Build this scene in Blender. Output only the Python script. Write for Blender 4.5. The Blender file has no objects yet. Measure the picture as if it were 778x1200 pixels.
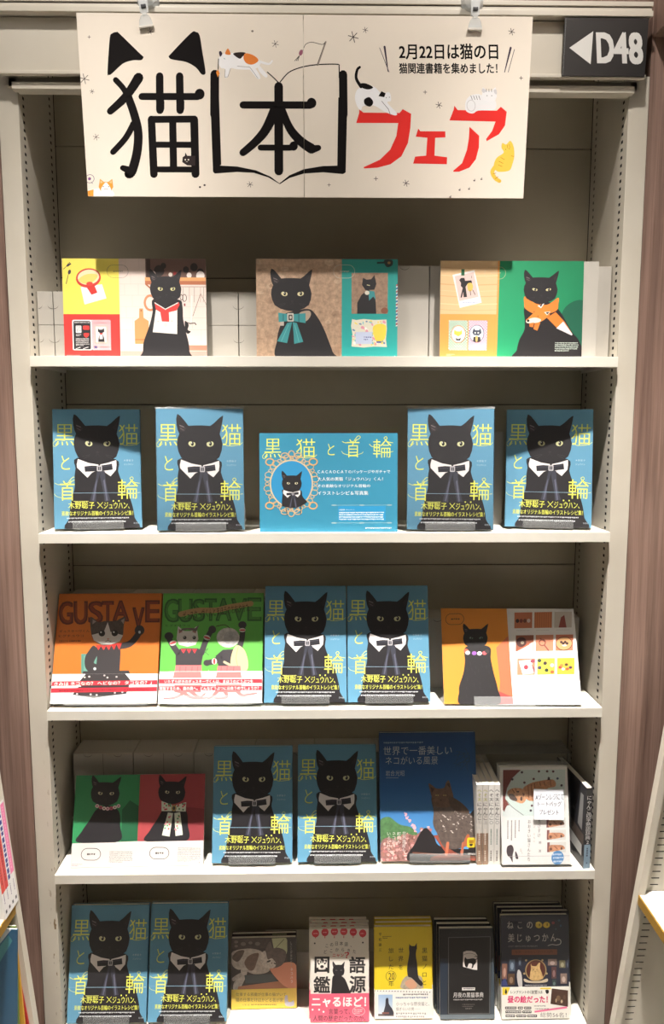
import bpy, bmesh, math, random
from math import sin, cos, radians as RD, pi
from mathutils import Vector, Matrix
from mathutils.geometry import tessellate_polygon

SC = bpy.context.scene
COL = SC.collection
random.seed(7)

# ------------------------------------------------------------------ camera, light, exposure
cd = bpy.data.cameras.new('camera'); cam = bpy.data.objects.new('camera', cd); COL.objects.link(cam)
cam.location = (-0.006, -1.294, 1.5)
cam.rotation_euler = (RD(90 - 6.85), 0, RD(-0.9))
cd.sensor_fit = 'VERTICAL'; cd.sensor_height = 36.0; cd.lens = 867.0 / 1200 * 36.0
cd.clip_start = 0.02; cd.clip_end = 50
SC.camera = cam

SC.view_settings.view_transform = 'Standard'; SC.view_settings.look = 'None'
SC.view_settings.gamma = 1.0; SC.view_settings.exposure = 0.06
SC.view_settings.use_curve_mapping = False
try: SC.cycles.max_bounces = 8
except Exception: pass

w = bpy.data.worlds.new('store'); SC.world = w; w.use_nodes = True
bg = w.node_tree.nodes['Background']; bg.inputs['Color'].default_value = (1.0, 0.92, 0.82, 1); bg.inputs['Strength'].default_value = 0.04

# photometric profile of the shop's narrow-beam ceiling downlights (candela against angle from the axis)
IES = bpy.data.texts.new('downlight_profile')
ANG = [0, 5, 10, 12.5, 15, 17.5, 20, 22.5, 25, 27.5, 30, 35, 40, 45, 50, 60, 75, 90]
CD  = [3000, 3000, 2850, 2550, 2100, 1720, 1330, 960, 620, 410, 270, 138, 104, 84, 66, 40, 18, 0]
IES.write('IESNA:LM-63-1995\nTILT=NONE\n1 1000 1 %d 1 1 2 0 0 0\n1 1 50\n%s\n0\n%s\n' % (
    len(ANG), ' '.join(str(a) for a in ANG), ' '.join(str(c) for c in CD)))
LAMPS = [(-0.34, -0.365, 2.57), (0.34, -0.365, 2.57)]
for i, p in enumerate(LAMPS):
    ld = bpy.data.lights.new('downlight', 'POINT'); ld.energy = 1.0; ld.shadow_soft_size = 0.016
    ld.color = (1.0, 0.93, 0.865)
    ld.use_nodes = True; nt = ld.node_tree
    em = nt.nodes['Emission']; ies = nt.nodes.new('ShaderNodeTexIES'); ies.mode = 'INTERNAL'; ies.ies = IES
    ies.inputs['Strength'].default_value = 1.7
    nt.links.new(ies.outputs[0], em.inputs['Strength'])
    lo = bpy.data.objects.new('downlight', ld); COL.objects.link(lo); lo.location = p
al = bpy.data.lights.new('overhead_fill', 'AREA'); al.shape = 'RECTANGLE'; al.size = 2.4; al.size_y = 0.7  # added broad fill from overhead, lifts the header and upper shelf backs
al.energy = 4.0; al.color = (1.0, 0.93, 0.83)
ao = bpy.data.objects.new('overhead_fill', al); COL.objects.link(ao); ao.location = (0, -0.85, 2.62)

# ------------------------------------------------------------------ materials
def s2l(c):
    return tuple((v / 255 / 12.92) if v / 255 <= 0.04045 else ((v / 255 + 0.055) / 1.055) ** 2.4 for v in c[:3])

def mat(name, col, rough=0.5, spec=0.5, metal=0.0, coat=0.0):
    m = bpy.data.materials.new(name); m.use_nodes = True
    b = m.node_tree.nodes['Principled BSDF']
    b.inputs['Base Color'].default_value = (*s2l(col), 1)
    b.inputs['Roughness'].default_value = rough
    b.inputs['Specular IOR Level'].default_value = spec
    b.inputs['Metallic'].default_value = metal
    b.inputs['Coat Weight'].default_value = coat
    return m

def paint_mat(name, col, wear=0.0, rough=0.42):
    m = mat(name, col, rough); nt = m.node_tree; N = nt.nodes; L = nt.links; b = N['Principled BSDF']
    tc = N.new('ShaderNodeTexCoord'); n = N.new('ShaderNodeTexNoise'); n.inputs['Scale'].default_value = 9; n.inputs['Detail'].default_value = 5
    L.new(tc.outputs['Object'], n.inputs['Vector'])
    r = N.new('ShaderNodeValToRGB'); c = s2l(col)
    r.color_ramp.elements[0].position = 0.3; r.color_ramp.elements[0].color = (c[0]*.93, c[1]*.92, c[2]*.9, 1)
    r.color_ramp.elements[1].position = 0.7; r.color_ramp.elements[1].color = (c[0], c[1], c[2], 1)
    L.new(n.outputs['Fac'], r.inputs['Fac'])
    n2 = N.new('ShaderNodeTexNoise'); n2.inputs['Scale'].default_value = 650
    L.new(tc.outputs['Object'], n2.inputs['Vector'])
    bp = N.new('ShaderNodeBump'); bp.inputs['Strength'].default_value = 0.08; bp.inputs['Distance'].default_value = 0.0006
    L.new(n2.outputs['Fac'], bp.inputs['Height']); L.new(bp.outputs['Normal'], b.inputs['Normal'])
    out = r.outputs['Color']
    if wear:
        mp = N.new('ShaderNodeMapping'); mp.inputs['Scale'].default_value = (160, 160, 45); L.new(tc.outputs['Object'], mp.inputs['Vector'])
        n3 = N.new('ShaderNodeTexNoise'); n3.inputs['Scale'].default_value = 1; n3.inputs['Detail'].default_value = 4; L.new(mp.outputs[0], n3.inputs['Vector'])
        r3 = N.new('ShaderNodeValToRGB'); r3.color_ramp.elements[0].position = 0.72 - wear * .1; r3.color_ramp.elements[1].position = 0.74 - wear * .1
        L.new(n3.outputs['Fac'], r3.inputs['Fac'])
        # chips sit on the inner edge of the post, low down
        sp = N.new('ShaderNodeSeparateXYZ'); L.new(tc.outputs['Object'], sp.inputs[0])
        z = N.new('ShaderNodeMapRange'); z.inputs[1].default_value = 0.95; z.inputs[2].default_value = 0.55; L.new(sp.outputs['Z'], z.inputs[0])
        x = N.new('ShaderNodeMapRange'); x.inputs[1].default_value = 0.018; x.inputs[2].default_value = 0.026; L.new(sp.outputs['X'], x.inputs[0])
        a = N.new('ShaderNodeMath'); a.operation = 'MULTIPLY'; L.new(z.outputs[0], a.inputs[0]); L.new(x.outputs[0], a.inputs[1])
        a2 = N.new('ShaderNodeMath'); a2.operation = 'MULTIPLY'; L.new(a.outputs[0], a2.inputs[0]); L.new(r3.outputs['Color'], a2.inputs[1])
        mx = N.new('ShaderNodeMixRGB'); mx.inputs[2].default_value = (*s2l((120, 98, 66)), 1)
        L.new(a2.outputs[0], mx.inputs[0]); L.new(out, mx.inputs[1]); out = mx.outputs[0]
    L.new(out, b.inputs['Base Color'])
    return m

def wood_mat(name, dark, light):
    m = mat(name, light, 0.5); nt = m.node_tree; N = nt.nodes; L = nt.links; b = N['Principled BSDF']
    tc = N.new('ShaderNodeTexCoord'); mp = N.new('ShaderNodeMapping'); mp.inputs['Scale'].default_value = (42, 42, 1.1)
    L.new(tc.outputs['Object'], mp.inputs['Vector'])
    n0 = N.new('ShaderNodeTexNoise'); n0.inputs['Scale'].default_value = 1.6; L.new(tc.outputs['Object'], n0.inputs['Vector'])
    ad = N.new('ShaderNodeMixRGB'); ad.blend_type = 'ADD'; ad.inputs[0].default_value = 1.6
    L.new(mp.outputs[0], ad.inputs[1]); L.new(n0.outputs['Color'], ad.inputs[2])
    n = N.new('ShaderNodeTexNoise'); n.inputs['Scale'].default_value = 1.3; n.inputs['Detail'].default_value = 7; n.inputs['Roughness'].default_value = .62
    L.new(ad.outputs[0], n.inputs['Vector'])
    r = N.new('ShaderNodeValToRGB'); e = r.color_ramp.elements
    e[0].position = .33; e[0].color = (*s2l(dark), 1); e[1].position = .66; e[1].color = (*s2l(light), 1)
    L.new(n.outputs['Fac'], r.inputs['Fac'])
    mp2 = N.new('ShaderNodeMapping'); mp2.inputs['Scale'].default_value = (420, 420, 6); L.new(tc.outputs['Object'], mp2.inputs['Vector'])
    n2 = N.new('ShaderNodeTexNoise'); n2.inputs['Scale'].default_value = 1; n2.inputs['Detail'].default_value = 3; L.new(mp2.outputs[0], n2.inputs['Vector'])
    r2 = N.new('ShaderNodeValToRGB'); r2.color_ramp.elements[0].position = .35; r2.color_ramp.elements[0].color = (.78, .76, .75, 1)
    r2.color_ramp.elements[1].position = .5; r2.color_ramp.elements[1].color = (1, 1, 1, 1); L.new(n2.outputs['Fac'], r2.inputs['Fac'])
    mu = N.new('ShaderNodeMixRGB'); mu.blend_type = 'MULTIPLY'; mu.inputs[0].default_value = 1
    L.new(r.outputs['Color'], mu.inputs[1]); L.new(r2.outputs['Color'], mu.inputs[2]); L.new(mu.outputs[0], b.inputs['Base Color'])
    return m

def print_mat(name, mottle=0.0, rough=0.38, spec=0.5):
    m = mat(name, (255, 255, 255), rough, spec); nt = m.node_tree; N = nt.nodes; L = nt.links; b = N['Principled BSDF']
    a = N.new('ShaderNodeAttribute'); a.attribute_name = 'Col'; out = a.outputs['Color']
    if mottle:
        tc = N.new('ShaderNodeTexCoord'); n = N.new('ShaderNodeTexNoise'); n.inputs['Scale'].default_value = 130; n.inputs['Detail'].default_value = 6
        n.inputs['Roughness'].default_value = .7; L.new(tc.outputs['Object'], n.inputs['Vector'])
        mr = N.new('ShaderNodeMapRange'); mr.inputs[1].default_value = .3; mr.inputs[2].default_value = .7
        mr.inputs[3].default_value = 1 - mottle; mr.inputs[4].default_value = 1 + mottle * .6; L.new(n.outputs['Fac'], mr.inputs[0])
        mu = N.new('ShaderNodeVectorMath'); mu.operation = 'SCALE'; L.new(out, mu.inputs[0]); L.new(mr.outputs[0], mu.inputs['Scale']); out = mu.outputs[0]
    L.new(out, b.inputs['Base Color'])
    return m

def clear_mat(name, tint=(.97, .98, .98), gloss=.13, rough=.08, ior=1.16):
    m = bpy.data.materials.new(name); m.use_nodes = True; nt = m.node_tree; N = nt.nodes; L = nt.links
    N.remove(N['Principled BSDF']); o = N['Material Output']
    t = N.new('ShaderNodeBsdfTransparent'); t.inputs['Color'].default_value = (*tint, 1)
    g = N.new('ShaderNodeBsdfGlossy'); g.inputs['Roughness'].default_value = rough; g.inputs['Color'].default_value = (1, 1, 1, 1)
    f = N.new('ShaderNodeFresnel'); f.inputs['IOR'].default_value = ior
    mx = N.new('ShaderNodeMixShader'); L.new(f.outputs[0], mx.inputs[0]); L.new(t.outputs[0], mx.inputs[1]); L.new(g.outputs[0], mx.inputs[2])
    d = N.new('ShaderNodeBsdfDiffuse'); d.inputs['Color'].default_value = (.85, .87, .87, 1)
    m2 = N.new('ShaderNodeMixShader'); m2.inputs[0].default_value = gloss
    L.new(mx.outputs[0], m2.inputs[1]); L.new(d.outputs[0], m2.inputs[2]); L.new(m2.outputs[0], o.inputs['Surface'])
    return m

M_STEEL = paint_mat('cream_steel', (204, 198, 185)); M_POST = paint_mat('cream_steel_worn', (204, 198, 185), wear=1.0)
M_SHELF = paint_mat('shelf_steel', (222, 219, 209)); M_BACK = paint_mat('back_steel', (190, 183, 164))
M_WOOD = wood_mat('walnut_laminate', (106, 83, 73), (154, 126, 113))
M_DARK = mat('slot_dark', (16, 14, 12), .8); M_CARD = paint_mat('white_carton', (192, 188, 180), rough=.7)
M_LINE = mat('carton_seam', (92, 86, 78), .8)
M_P = print_mat('print', 0, .5, .8); M_PM = print_mat('print_mottled', .42, .5, .8); M_PAPER = print_mat('print_matte', 0, .8, .12)
M_PAGE = mat('page_edges', (226, 220, 206), .85); M_CLEAR = clear_mat('clear_acrylic'); M_WRAP = clear_mat('shrink_wrap', (.99, .99, .99), .012, .2, 1.06)
M_FROST = clear_mat('frosted_plastic', (.9, .92, .93), .42, .25)
M_FLOOR = mat('floor_tile', (150, 140, 128), .4); M_CEIL = mat('ceiling_board', (225, 222, 214), .8)
M_EDGE = mat('yellow_edge_tape', (158, 122, 46), .5); M_WHITE = paint_mat('white_melamine', (226, 224, 216))
M_METAL = mat('spring_steel', (70, 70, 72), .3, metal=1)

# ------------------------------------------------------------------ mesh helpers
def link(name, me, parent=None, loc=(0, 0, 0)):
    o = bpy.data.objects.new(name, me); COL.objects.link(o)
    if parent: o.parent = parent
    o.location = loc
    return o

def tag(o, label, cat=None, group=None, kind=None):
    if label: o['label'] = label
    if cat: o['category'] = cat
    if group: o['group'] = group
    if kind: o['kind'] = kind
    return o

def thing(name, label, cat, loc=(0, 0, 0), rot=(0, 0, 0), group=None):
    o = bpy.data.objects.new(name, None); COL.objects.link(o); o.location = loc; o.rotation_euler = rot
    o.empty_display_size = .03
    return tag(o, label, cat, group)

def dup(root, label, loc=None, rot=None):
    r = root.copy(); COL.objects.link(r); r['label'] = label
    if loc: r.location = loc
    if rot: r.rotation_euler = rot
    for ch in list(root.children):
        c = ch.copy(); COL.objects.link(c); c.parent = r
        for g in list(ch.children):
            d = g.copy(); COL.objects.link(d); d.parent = c
    return r

class MB:
    """collects shapes (with a colour per corner) and links them as one mesh"""
    def __init__(s): s.v = []; s.f = []; s.c = []; s.m = []; s.mats = []
    def mi(s, m):
        if m not in s.mats: s.mats.append(m)
        return s.mats.index(m)
    def face(s, pts, m, col=(255, 255, 255), lin=None):
        n = len(s.v); s.v += [tuple(p) for p in pts]; s.f.append(tuple(range(n, n + len(pts))))
        c = [s2l(col)] * len(pts) if lin is None else lin
        s.c.append(c); s.m.append(s.mi(m))
    def box(s, x0, x1, y0, y1, z0, z1, m, col=(255, 255, 255), bev=0.0, M=None):
        bm = bmesh.new(); bmesh.ops.create_cube(bm, size=1)
        for v in bm.verts: v.co = Vector(((x0 + x1) / 2 + v.co.x * (x1 - x0), (y0 + y1) / 2 + v.co.y * (y1 - y0), (z0 + z1) / 2 + v.co.z * (z1 - z0)))
        if bev: bmesh.ops.bevel(bm, geom=bm.edges[:], offset=bev, segments=2, affect='EDGES', profile=.7)
        if M: bm.transform(M)
        s.bm(bm, m, col)
    def bm(s, bm, m, col=(255, 255, 255)):
        for f in bm.faces: s.face([v.co[:] for v in f.verts], m, col)
        bm.free()
    def prism(s, pts, y0, y1, m, col=(255, 255, 255)):   # pts in x,z
        n = len(pts)
        for t in tessellate_polygon([[Vector((p[0], p[1], 0)) for p in pts]]):
            a = [pts[i] for i in t]
            s.face([(p[0], y0, p[1]) for p in a], m, col); s.face([(p[0], y1, p[1]) for p in reversed(a)], m, col)
        for i in range(n):
            p, q = pts[i], pts[(i + 1) % n]
            s.face([(p[0], y0, p[1]), (p[0], y1, p[1]), (q[0], y1, q[1]), (q[0], y0, q[1])], m, col)
    def mesh(s, name):
        me = bpy.data.meshes.new(name); me.from_pydata(s.v, [], s.f)
        for m in s.mats: me.materials.append(m)
        me.polygons.foreach_set('material_index', s.m)
        at = me.color_attributes.new('Col', 'FLOAT_COLOR', 'CORNER')
        flat = []
        for c in s.c:
            for k in c: flat += [k[0], k[1], k[2], 1.0]
        at.data.foreach_set('color', flat); me.update()
        return me
    def build(s, name, parent=None, loc=(0, 0, 0), recalc=True):
        me = s.mesh(name)
        if recalc:
            bm = bmesh.new(); bm.from_mesh(me); bmesh.ops.remove_doubles(bm, verts=bm.verts, dist=1e-6)
            bmesh.ops.recalc_face_normals(bm, faces=bm.faces); bm.to_mesh(me); bm.free()
        return link(name, me, parent, loc)

# glyph outlines from the built-in font, cached
_G = {}
def glyphs(txt, bold=0.0):
    k = (txt, bold)
    if k not in _G:
        c = bpy.data.curves.new('g', 'FONT'); c.body = txt; c.size = 1; c.offset = bold; c.resolution_u = 3
        o = bpy.data.objects.new('g', c); COL.objects.link(o)
        dg = bpy.context.evaluated_depsgraph_get(); me = bpy.data.meshes.new_from_object(o.evaluated_get(dg))
        me.calc_loop_triangles()
        V = [v.co[:2] for v in me.vertices]; T = [tuple(t.vertices) for t in me.loop_triangles]
        bpy.data.objects.remove(o); bpy.data.meshes.remove(me); bpy.data.curves.remove(c)
        if V: bb = (min(v[0] for v in V), min(v[1] for v in V), max(v[0] for v in V), max(v[1] for v in V))
        else: bb = (0, 0, 1, 1)
        _G[k] = (V, T, bb)
    return _G[k]

def smooth(pts, closed=True, n=6):
    P = [Vector(p) for p in pts]; out = []; L = len(P)
    rng = range(L) if closed else range(L - 1)
    for i in rng:
        p0 = P[(i - 1) % L] if closed or i > 0 else P[i]; p1 = P[i]; p2 = P[(i + 1) % L]
        p3 = P[(i + 2) % L] if closed or i + 2 < L else p2
        for k in range(n):
            t = k / n
            q = .5 * ((2 * p1) + (p2 - p0) * t + (2 * p0 - 5 * p1 + 4 * p2 - p3) * t * t + (3 * p1 - p0 - 3 * p2 + p3) * t ** 3)
            out.append((q.x, q.y))
    if not closed: out.append(tuple(P[-1]))
    return out

class Art:
    """flat print laid on a sheet W x H metres; drawing coordinates are those of a reference quadrilateral"""
    STEP = 1.2e-5
    def __init__(s, W, H, TL, TR, BL, BR, y=-2e-5, clip=(0, 1, 0, 1), m=None):
        s.W, s.H, s.q = W, H, (TL, TR, BL, BR); s.n = 0; s.y = y; s.clip = clip; s.m = m or M_P; s.tris = []; s.bbs = []; s.view(0, 0, 1)
    def view(s, x0, y0, k): s.x0, s.y0, s.k = x0, y0, k; return s
    def uv(s, p):
        X, Y = s.x0 + p[0] / s.k, s.y0 + p[1] / s.k; TL, TR, BL, BR = s.q
        t = (Y - (TL[1] + TR[1]) / 2) / ((BL[1] + BR[1]) / 2 - (TL[1] + TR[1]) / 2)
        for _ in range(2):
            l = TL[0] + (BL[0] - TL[0]) * t; r = TR[0] + (BR[0] - TR[0]) * t; u = (X - l) / (r - l)
            yt = TL[1] + (TR[1] - TL[1]) * u; yb = BL[1] + (BR[1] - BL[1]) * u; t = (Y - yt) / (yb - yt)
        return (u, t)
    def add(s, tris, cols, m=None, nxt=True):
        if nxt or s.n == 0: s.n += 1
        u0, u1, v0, v1 = s.clip; done = []
        for t, c in zip(tris, cols):
            P = [(*s.uv(p), *k) for p, k in zip(t, c)]
            for ax, lim, sg in ((0, u0, 1), (0, u1, -1), (1, v0, 1), (1, v1, -1)):
                if not P: break
                if all(sg * (p[ax] - lim) >= 0 for p in P): continue
                Q = []
                for i in range(len(P)):
                    a, b = P[i], P[(i + 1) % len(P)]; ia = sg * (a[ax] - lim) >= 0; ib = sg * (b[ax] - lim) >= 0
                    if ia: Q.append(a)
                    if ia != ib:
                        f = (lim - a[ax]) / (b[ax] - a[ax]); Q.append(tuple(a[j] + (b[j] - a[j]) * f for j in range(5)))
                P = Q
            if len(P) >= 3: done.append(P)
        if not done: return
        xs = [p[0] for P in done for p in P]; ys = [p[1] for P in done for p in P]; bb = (min(xs), min(ys), max(xs), max(ys))
        lay = 0
        for b, l, g in s.bbs:            # one layer above whatever it overlaps
            if l > lay and g != s.n and b[0] < bb[2] and b[2] > bb[0] and b[1] < bb[3] and b[3] > bb[1]: lay = l
        if nxt: lay += 1
        else: lay += 1
        s.bbs.append((bb, lay, s.n))
        for P in done: s.tris.append((P, lay, m or s.m))
    def poly(s, pts, col, m=None):
        c = s2l(col); pts = [tuple(p) for p in pts]
        T = tessellate_polygon([[Vector((p[0], p[1], 0)) for p in pts]])
        s.add([[pts[i] for i in t] for t in T], [[c] * 3 for t in T], m)
    def curve(s, pts, col, m=None, n=6): s.poly(smooth(pts, True, n), col, m)
    def rect(s, x0, y0, x1, y1, col, m=None): s.poly([(x0, y0), (x1, y0), (x1, y1), (x0, y1)], col, m)
    def full(s, col, m=None):
        k = s.k, s.x0, s.y0; q = s.q; s.q = ((0, 0), (1, 0), (0, 1), (1, 1)); s.view(0, 0, 1); s.rect(0, 0, 1, 1, col, m); s.q = q; s.k, s.x0, s.y0 = k
    def uvrect(s, u0, v0, u1, v1, col, m=None):
        k = s.k, s.x0, s.y0; q = s.q; s.q = ((0, 0), (1, 0), (0, 1), (1, 1)); s.view(0, 0, 1); s.rect(u0, v0, u1, v1, col, m); s.q = q; s.k, s.x0, s.y0 = k
    def grad(s, x0, y0, x1, y1, ct, cb, cr=None, m=None, uv=False):
        k = s.k, s.x0, s.y0; q = s.q
        if uv: s.q = ((0, 0), (1, 0), (0, 1), (1, 1)); s.view(0, 0, 1)
        a, b = s2l(ct), s2l(cb); r = s2l(cr) if cr else None
        p = [(x0, y0), (x1, y0), (x1, y1), (x0, y1)]; c = [a, r or a, r or b, b]
        s.add([[p[0], p[1], p[2]], [p[0], p[2], p[3]]], [[c[0], c[1], c[2]], [c[0], c[2], c[3]]], m)
        s.q = q; s.k, s.x0, s.y0 = k
    def ell(s, x, y, rx, ry, col, n=20, rot=0, m=None):
        R = RD(rot); s.poly([(x + rx * cos(a) * cos(R) - ry * sin(a) * sin(R), y + rx * cos(a) * sin(R) + ry * sin(a) * cos(R)) for a in [2 * pi * i / n for i in range(n)]], col, m)
    def ring(s, x, y, rx, ry, w, col, n=28):
        s.line([(x + rx * cos(a), y + ry * sin(a)) for a in [2 * pi * i / n for i in range(n + 1)]], w, col)
    def rrect(s, x0, y0, x1, y1, r, col, m=None):
        pts = []
        for cx, cy, a0 in ((x1 - r, y0 + r, -90), (x1 - r, y1 - r, 0), (x0 + r, y1 - r, 90), (x0 + r, y0 + r, 180)):
            pts += [(cx + r * cos(RD(a0 + 22.5 * i)), cy + r * sin(RD(a0 + 22.5 * i))) for i in range(5)]
        s.poly(pts, col, m)
    def line(s, pts, w, col, w1=None, sm=False, cap=True, m=None):
        if sm: pts = smooth(pts, False)
        c = s2l(col); T = []; n = len(pts); W = [w + ((w1 if w1 is not None else w) - w) * i / max(1, n - 1) for i in range(n)]
        for i in range(n - 1):
            a, b = Vector(pts[i]), Vector(pts[i + 1]); d = b - a
            if d.length < 1e-6: continue
            o = Vector((-d.y, d.x)).normalized(); p = [a + o * W[i] / 2, b + o * W[i + 1] / 2, b - o * W[i + 1] / 2, a - o * W[i] / 2]
            T += [[p[0], p[1], p[2]], [p[0], p[2], p[3]]]
        S_ = T; T = []
        if cap:
            for i in (range(n) if n < 40 else (0, n - 1)):
                x, y = pts[i]; r = W[i] / 2; k = 10 if (i in (0, n - 1) and w > 8) else 6
                q = [(x + r * cos(2 * pi * j / k), y + r * sin(2 * pi * j / k)) for j in range(k)]
                T += [[(x, y), q[j], q[(j + 1) % k]] for j in range(k)]
            s.add(T, [[c] * 3] * len(T), m)
        s.add([[tuple(p) for p in t] for t in S_], [[c] * 3] * len(S_), m)
    def text(s, txt, box, col, bold=0.0, rot=0, m=None):
        V, T, bb = glyphs(txt, min(bold, 0)); x0, y0, x1, y1 = box; c = s2l(col)
        cx, cy = (x0 + x1) / 2, (y0 + y1) / 2; R = RD(rot); P = []
        for v in V:
            X = x0 + (v[0] - bb[0]) / (bb[2] - bb[0]) * (x1 - x0) - cx; Y = y1 - (v[1] - bb[1]) / (bb[3] - bb[1]) * (y1 - y0) - cy
            P.append((cx + X * cos(R) - Y * sin(R), cy + X * sin(R) + Y * cos(R)))
        d = bold * (y1 - y0) / (bb[3] - bb[1]); sh = [(0, 0)] if bold <= 0 else ([(-d, 0), (d, 0)] if bold < .011 else [(-d, -d), (d, -d), (-d, d), (d, d), (0, 0)])
        for a, b in sh: s.add([[(P[i][0] + a, P[i][1] + b) for i in t] for t in T], [[c] * 3] * len(T), m)
    def em(s, ch, x, y, h, col, bold=0.0, wx=1.0, m=None):      # one glyph with its em box centred on x, from y to y + h
        V, T, bb = glyphs(ch, 0.0); c = s2l(col); mx = (bb[0] + bb[2]) / 2; d = max(bold, 0) * h
        P = [(x + (v[0] - mx) * h * wx, y + h * (.86 - v[1])) for v in V]
        TT = [[(P[i][0] + a, P[i][1]) for i in t] for a in ((-d, d) if d else (0,)) for t in T]
        s.add(TT, [[c] * 3] * len(TT), m, nxt=False)
    def vtext(s, txt, x, y0, y1, h, col, bold=0.0, wx=1.0):
        s.n += 1; st = (y1 - y0 - h) / max(1, len(txt) - 1)
        for i, ch in enumerate(txt): 
            if ch != ' ': s.em('|' if ch == 'ー' else ch, x, y0 + i * st, h, col, bold, wx)
    def htext(s, txt, x0, x1, y, h, col, bold=0.0, wx=1.0, wob=None):
        s.n += 1; st = (x1 - x0 - h * wx) / max(1, len(txt) - 1)
        for i, ch in enumerate(txt):
            if ch != ' ': s.em(ch, x0 + h * wx / 2 + i * st, y + (wob[i] if wob else 0), h, col, bold, wx)
    def ticks(s, x0, y0, x1, rows, pitch, h, col, vert=False, seed=1, last=.6):      # body copy too small to read
        rd = random.Random(seed); c = s2l(col); T = []
        for r in range(rows):
            x = x0; e = x1 if r < rows - 1 else x0 + (x1 - x0) * last
            while x < e - h * .4:
                L = h * rd.uniform(.55, .95)
                a = (x, y0 + r * pitch); b = (x + L, y0 + r * pitch + h * rd.uniform(.6, 1))
                if vert: a, b = (x0 + r * pitch, y0 + x - x0), (x0 + r * pitch + h * .8, y0 + x - x0 + L)
                T += [[a, (b[0], a[1]), b], [a, b, (a[0], b[1])]]
                x += L + h * rd.uniform(.15, .5)
        s.add(T, [[c] * 3] * len(T))
    def star(s, x, y, r, col=(70, 60, 60), w=2.2, k=3, rot=15):
        for i in range(k):
            a = RD(rot + 180 * i / k); s.line([(x - r * cos(a), y - r * sin(a)), (x + r * cos(a), y + r * sin(a))], w, col, cap=False)
    def into(s, mb, dy=0.0):
        for P, n, m in s.tris:
            y = s.y - n * s.STEP + dy
            mb.face([((p[0] - .5) * s.W, y, (1 - p[1]) * s.H) for p in P], m, lin=[(p[2], p[3], p[4]) for p in P])
        return mb
    def rot180fix(s): pass

def book_box(mb, W, H, T, col, spine=None, spine_side=1, t=.0012, m=None):
    """case of a book: front board, back board, spine board"""
    m = m or M_P
    mb.box(-W/2, W/2, 0, t, 0, H, m, col, bev=.0003)
    mb.box(-W/2, W/2, T - t, T, 0, H, m, col, bev=.0003)
    sx = spine_side * W / 2
    a, b = (sx - t, sx) if spine_side > 0 else (sx, sx + t)
    mb.box(a, b, t, T - t, 0, H, m, spine or col)

def pages(parent, W, H, T, spine_side=1, t=.0012, inset=.001):
    mb = MB(); x0, x1 = (-W/2 + inset, W/2 - t - .0002) if spine_side > 0 else (-W/2 + t + .0002, W/2 - inset)
    mb.box(x0, x1, t + .0001, T - t - .0001, inset, H - inset, M_PAGE)
    return mb.build('pages', parent)

def place(o, x, y, z, yaw=0, lean=0, roll=0):
    o.location = (x, y, z); o.rotation_mode = 'ZYX' if False else 'XYZ'
    o.rotation_euler = (RD(-lean), RD(roll), RD(yaw)); return o
#PART2
# ------------------------------------------------------------------ the setting
def struct(name, mb): o = mb.build(name); o['kind'] = 'structure'; return o
mb = MB(); mb.box(-2.2, 2.2, -3.6, .45, -.05, 0, M_FLOOR); struct('floor', mb)
mb = MB(); mb.box(-2.2, 2.2, -3.6, .45, 2.66, 2.71, M_CEIL); struct('ceiling', mb)
mb = MB(); mb.box(-1.25, -.5345, .0, .30, 0, 2.66, M_WOOD); struct('wall_left', mb)
mb = MB(); mb.box(.5415, 1.25, .0, .30, 0, 2.66, M_WOOD); struct('wall_right', mb)
mb = MB(); mb.box(-.534, .541, .02, .30, 2.1690, 2.66, M_WOOD); struct('wall_back', mb)
mb = MB(); mb.box(.5425, .60, -1.6, -.001, 2.135, 2.30, M_WOOD); mb.box(.5425, .5600, -1.6, -.001, 2.1305, 2.135, M_WOOD); struct('trim_1', mb)

# ------------------------------------------------------------------ the bookcase
SH = [1.613, 1.309, .987, .672, .352]          # tops of the five shelf boards
bc = thing('bookcase', 'tall cream steel bookcase with five shelves set between wood panels', 'bookcase', (0, 0, 0))
for sx in (-1, 1):
    mb = MB(); a, b = sorted((0, .0325 if sx < 0 else .034))
    if sx < 0: mb.box(0, .0330, 0, .006, 0, 2.07, M_POST, bev=.0015); mb.box(.001, .0270, .006, .028, 0, 2.07, M_POST); mb.build('post', bc, (-.5335, 0, 0))
    else: mb.box(0, .0335, 0, .006, 0, 2.07, M_STEEL, bev=.0015); mb.box(.007, .0330, .006, .028, 0, 2.07, M_STEEL); mb.build('post', bc, (.5075, 0, 0))
def side_panel(sx, x):
    mb = MB(); ys = [.0005, .0160, .0245, .142, .149, .166]
    z = .02; rows = []
    while z < 2.135:
        rows.append((z, z + .0077, False)); rows.append((z + .0077, z + .0127, True)); z += .0127
    for j in range(5):
        if j in (1, 3):
            for k, (a, b, hole) in enumerate(rows):
                if hole: 
                    continue
                mb.face([(x, ys[j], a), (x, ys[j+1], a), (x, ys[j+1], b), (x, ys[j], b)], M_STEEL)
        else:
            mb.face([(x, ys[j], .02), (x, ys[j+1], .02), (x, ys[j+1], rows[-1][1]), (x, ys[j], rows[-1][1])], M_STEEL)
    return mb.build('side_panel', bc)
side_panel(-1, -.5); side_panel(1, .5070)
for x in (-.5035, .5105):
    for y in (.0205, .146):
        mb = MB(); mb.box(x - .0015, x + .0015, max(y - .008, .0130) if y < .1 else y - .008, y + .008, .02, 2.14, M_DARK); mb.build('slot_shade', bc)  # near-black strip behind the holes, painting the shade inside the slots
for sx, x in ((-1, -.512), (1, .513)):
    mb = MB(); mb.box(x - .004, x + .004, .029, .166, .02, 2.143, M_STEEL); mb.build('outer_side', bc)
SEAM = [.02, .2595, .499, .739, .978, 1.2175, 1.457 + .079, 1.775, 2.013, 2.16]
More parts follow.
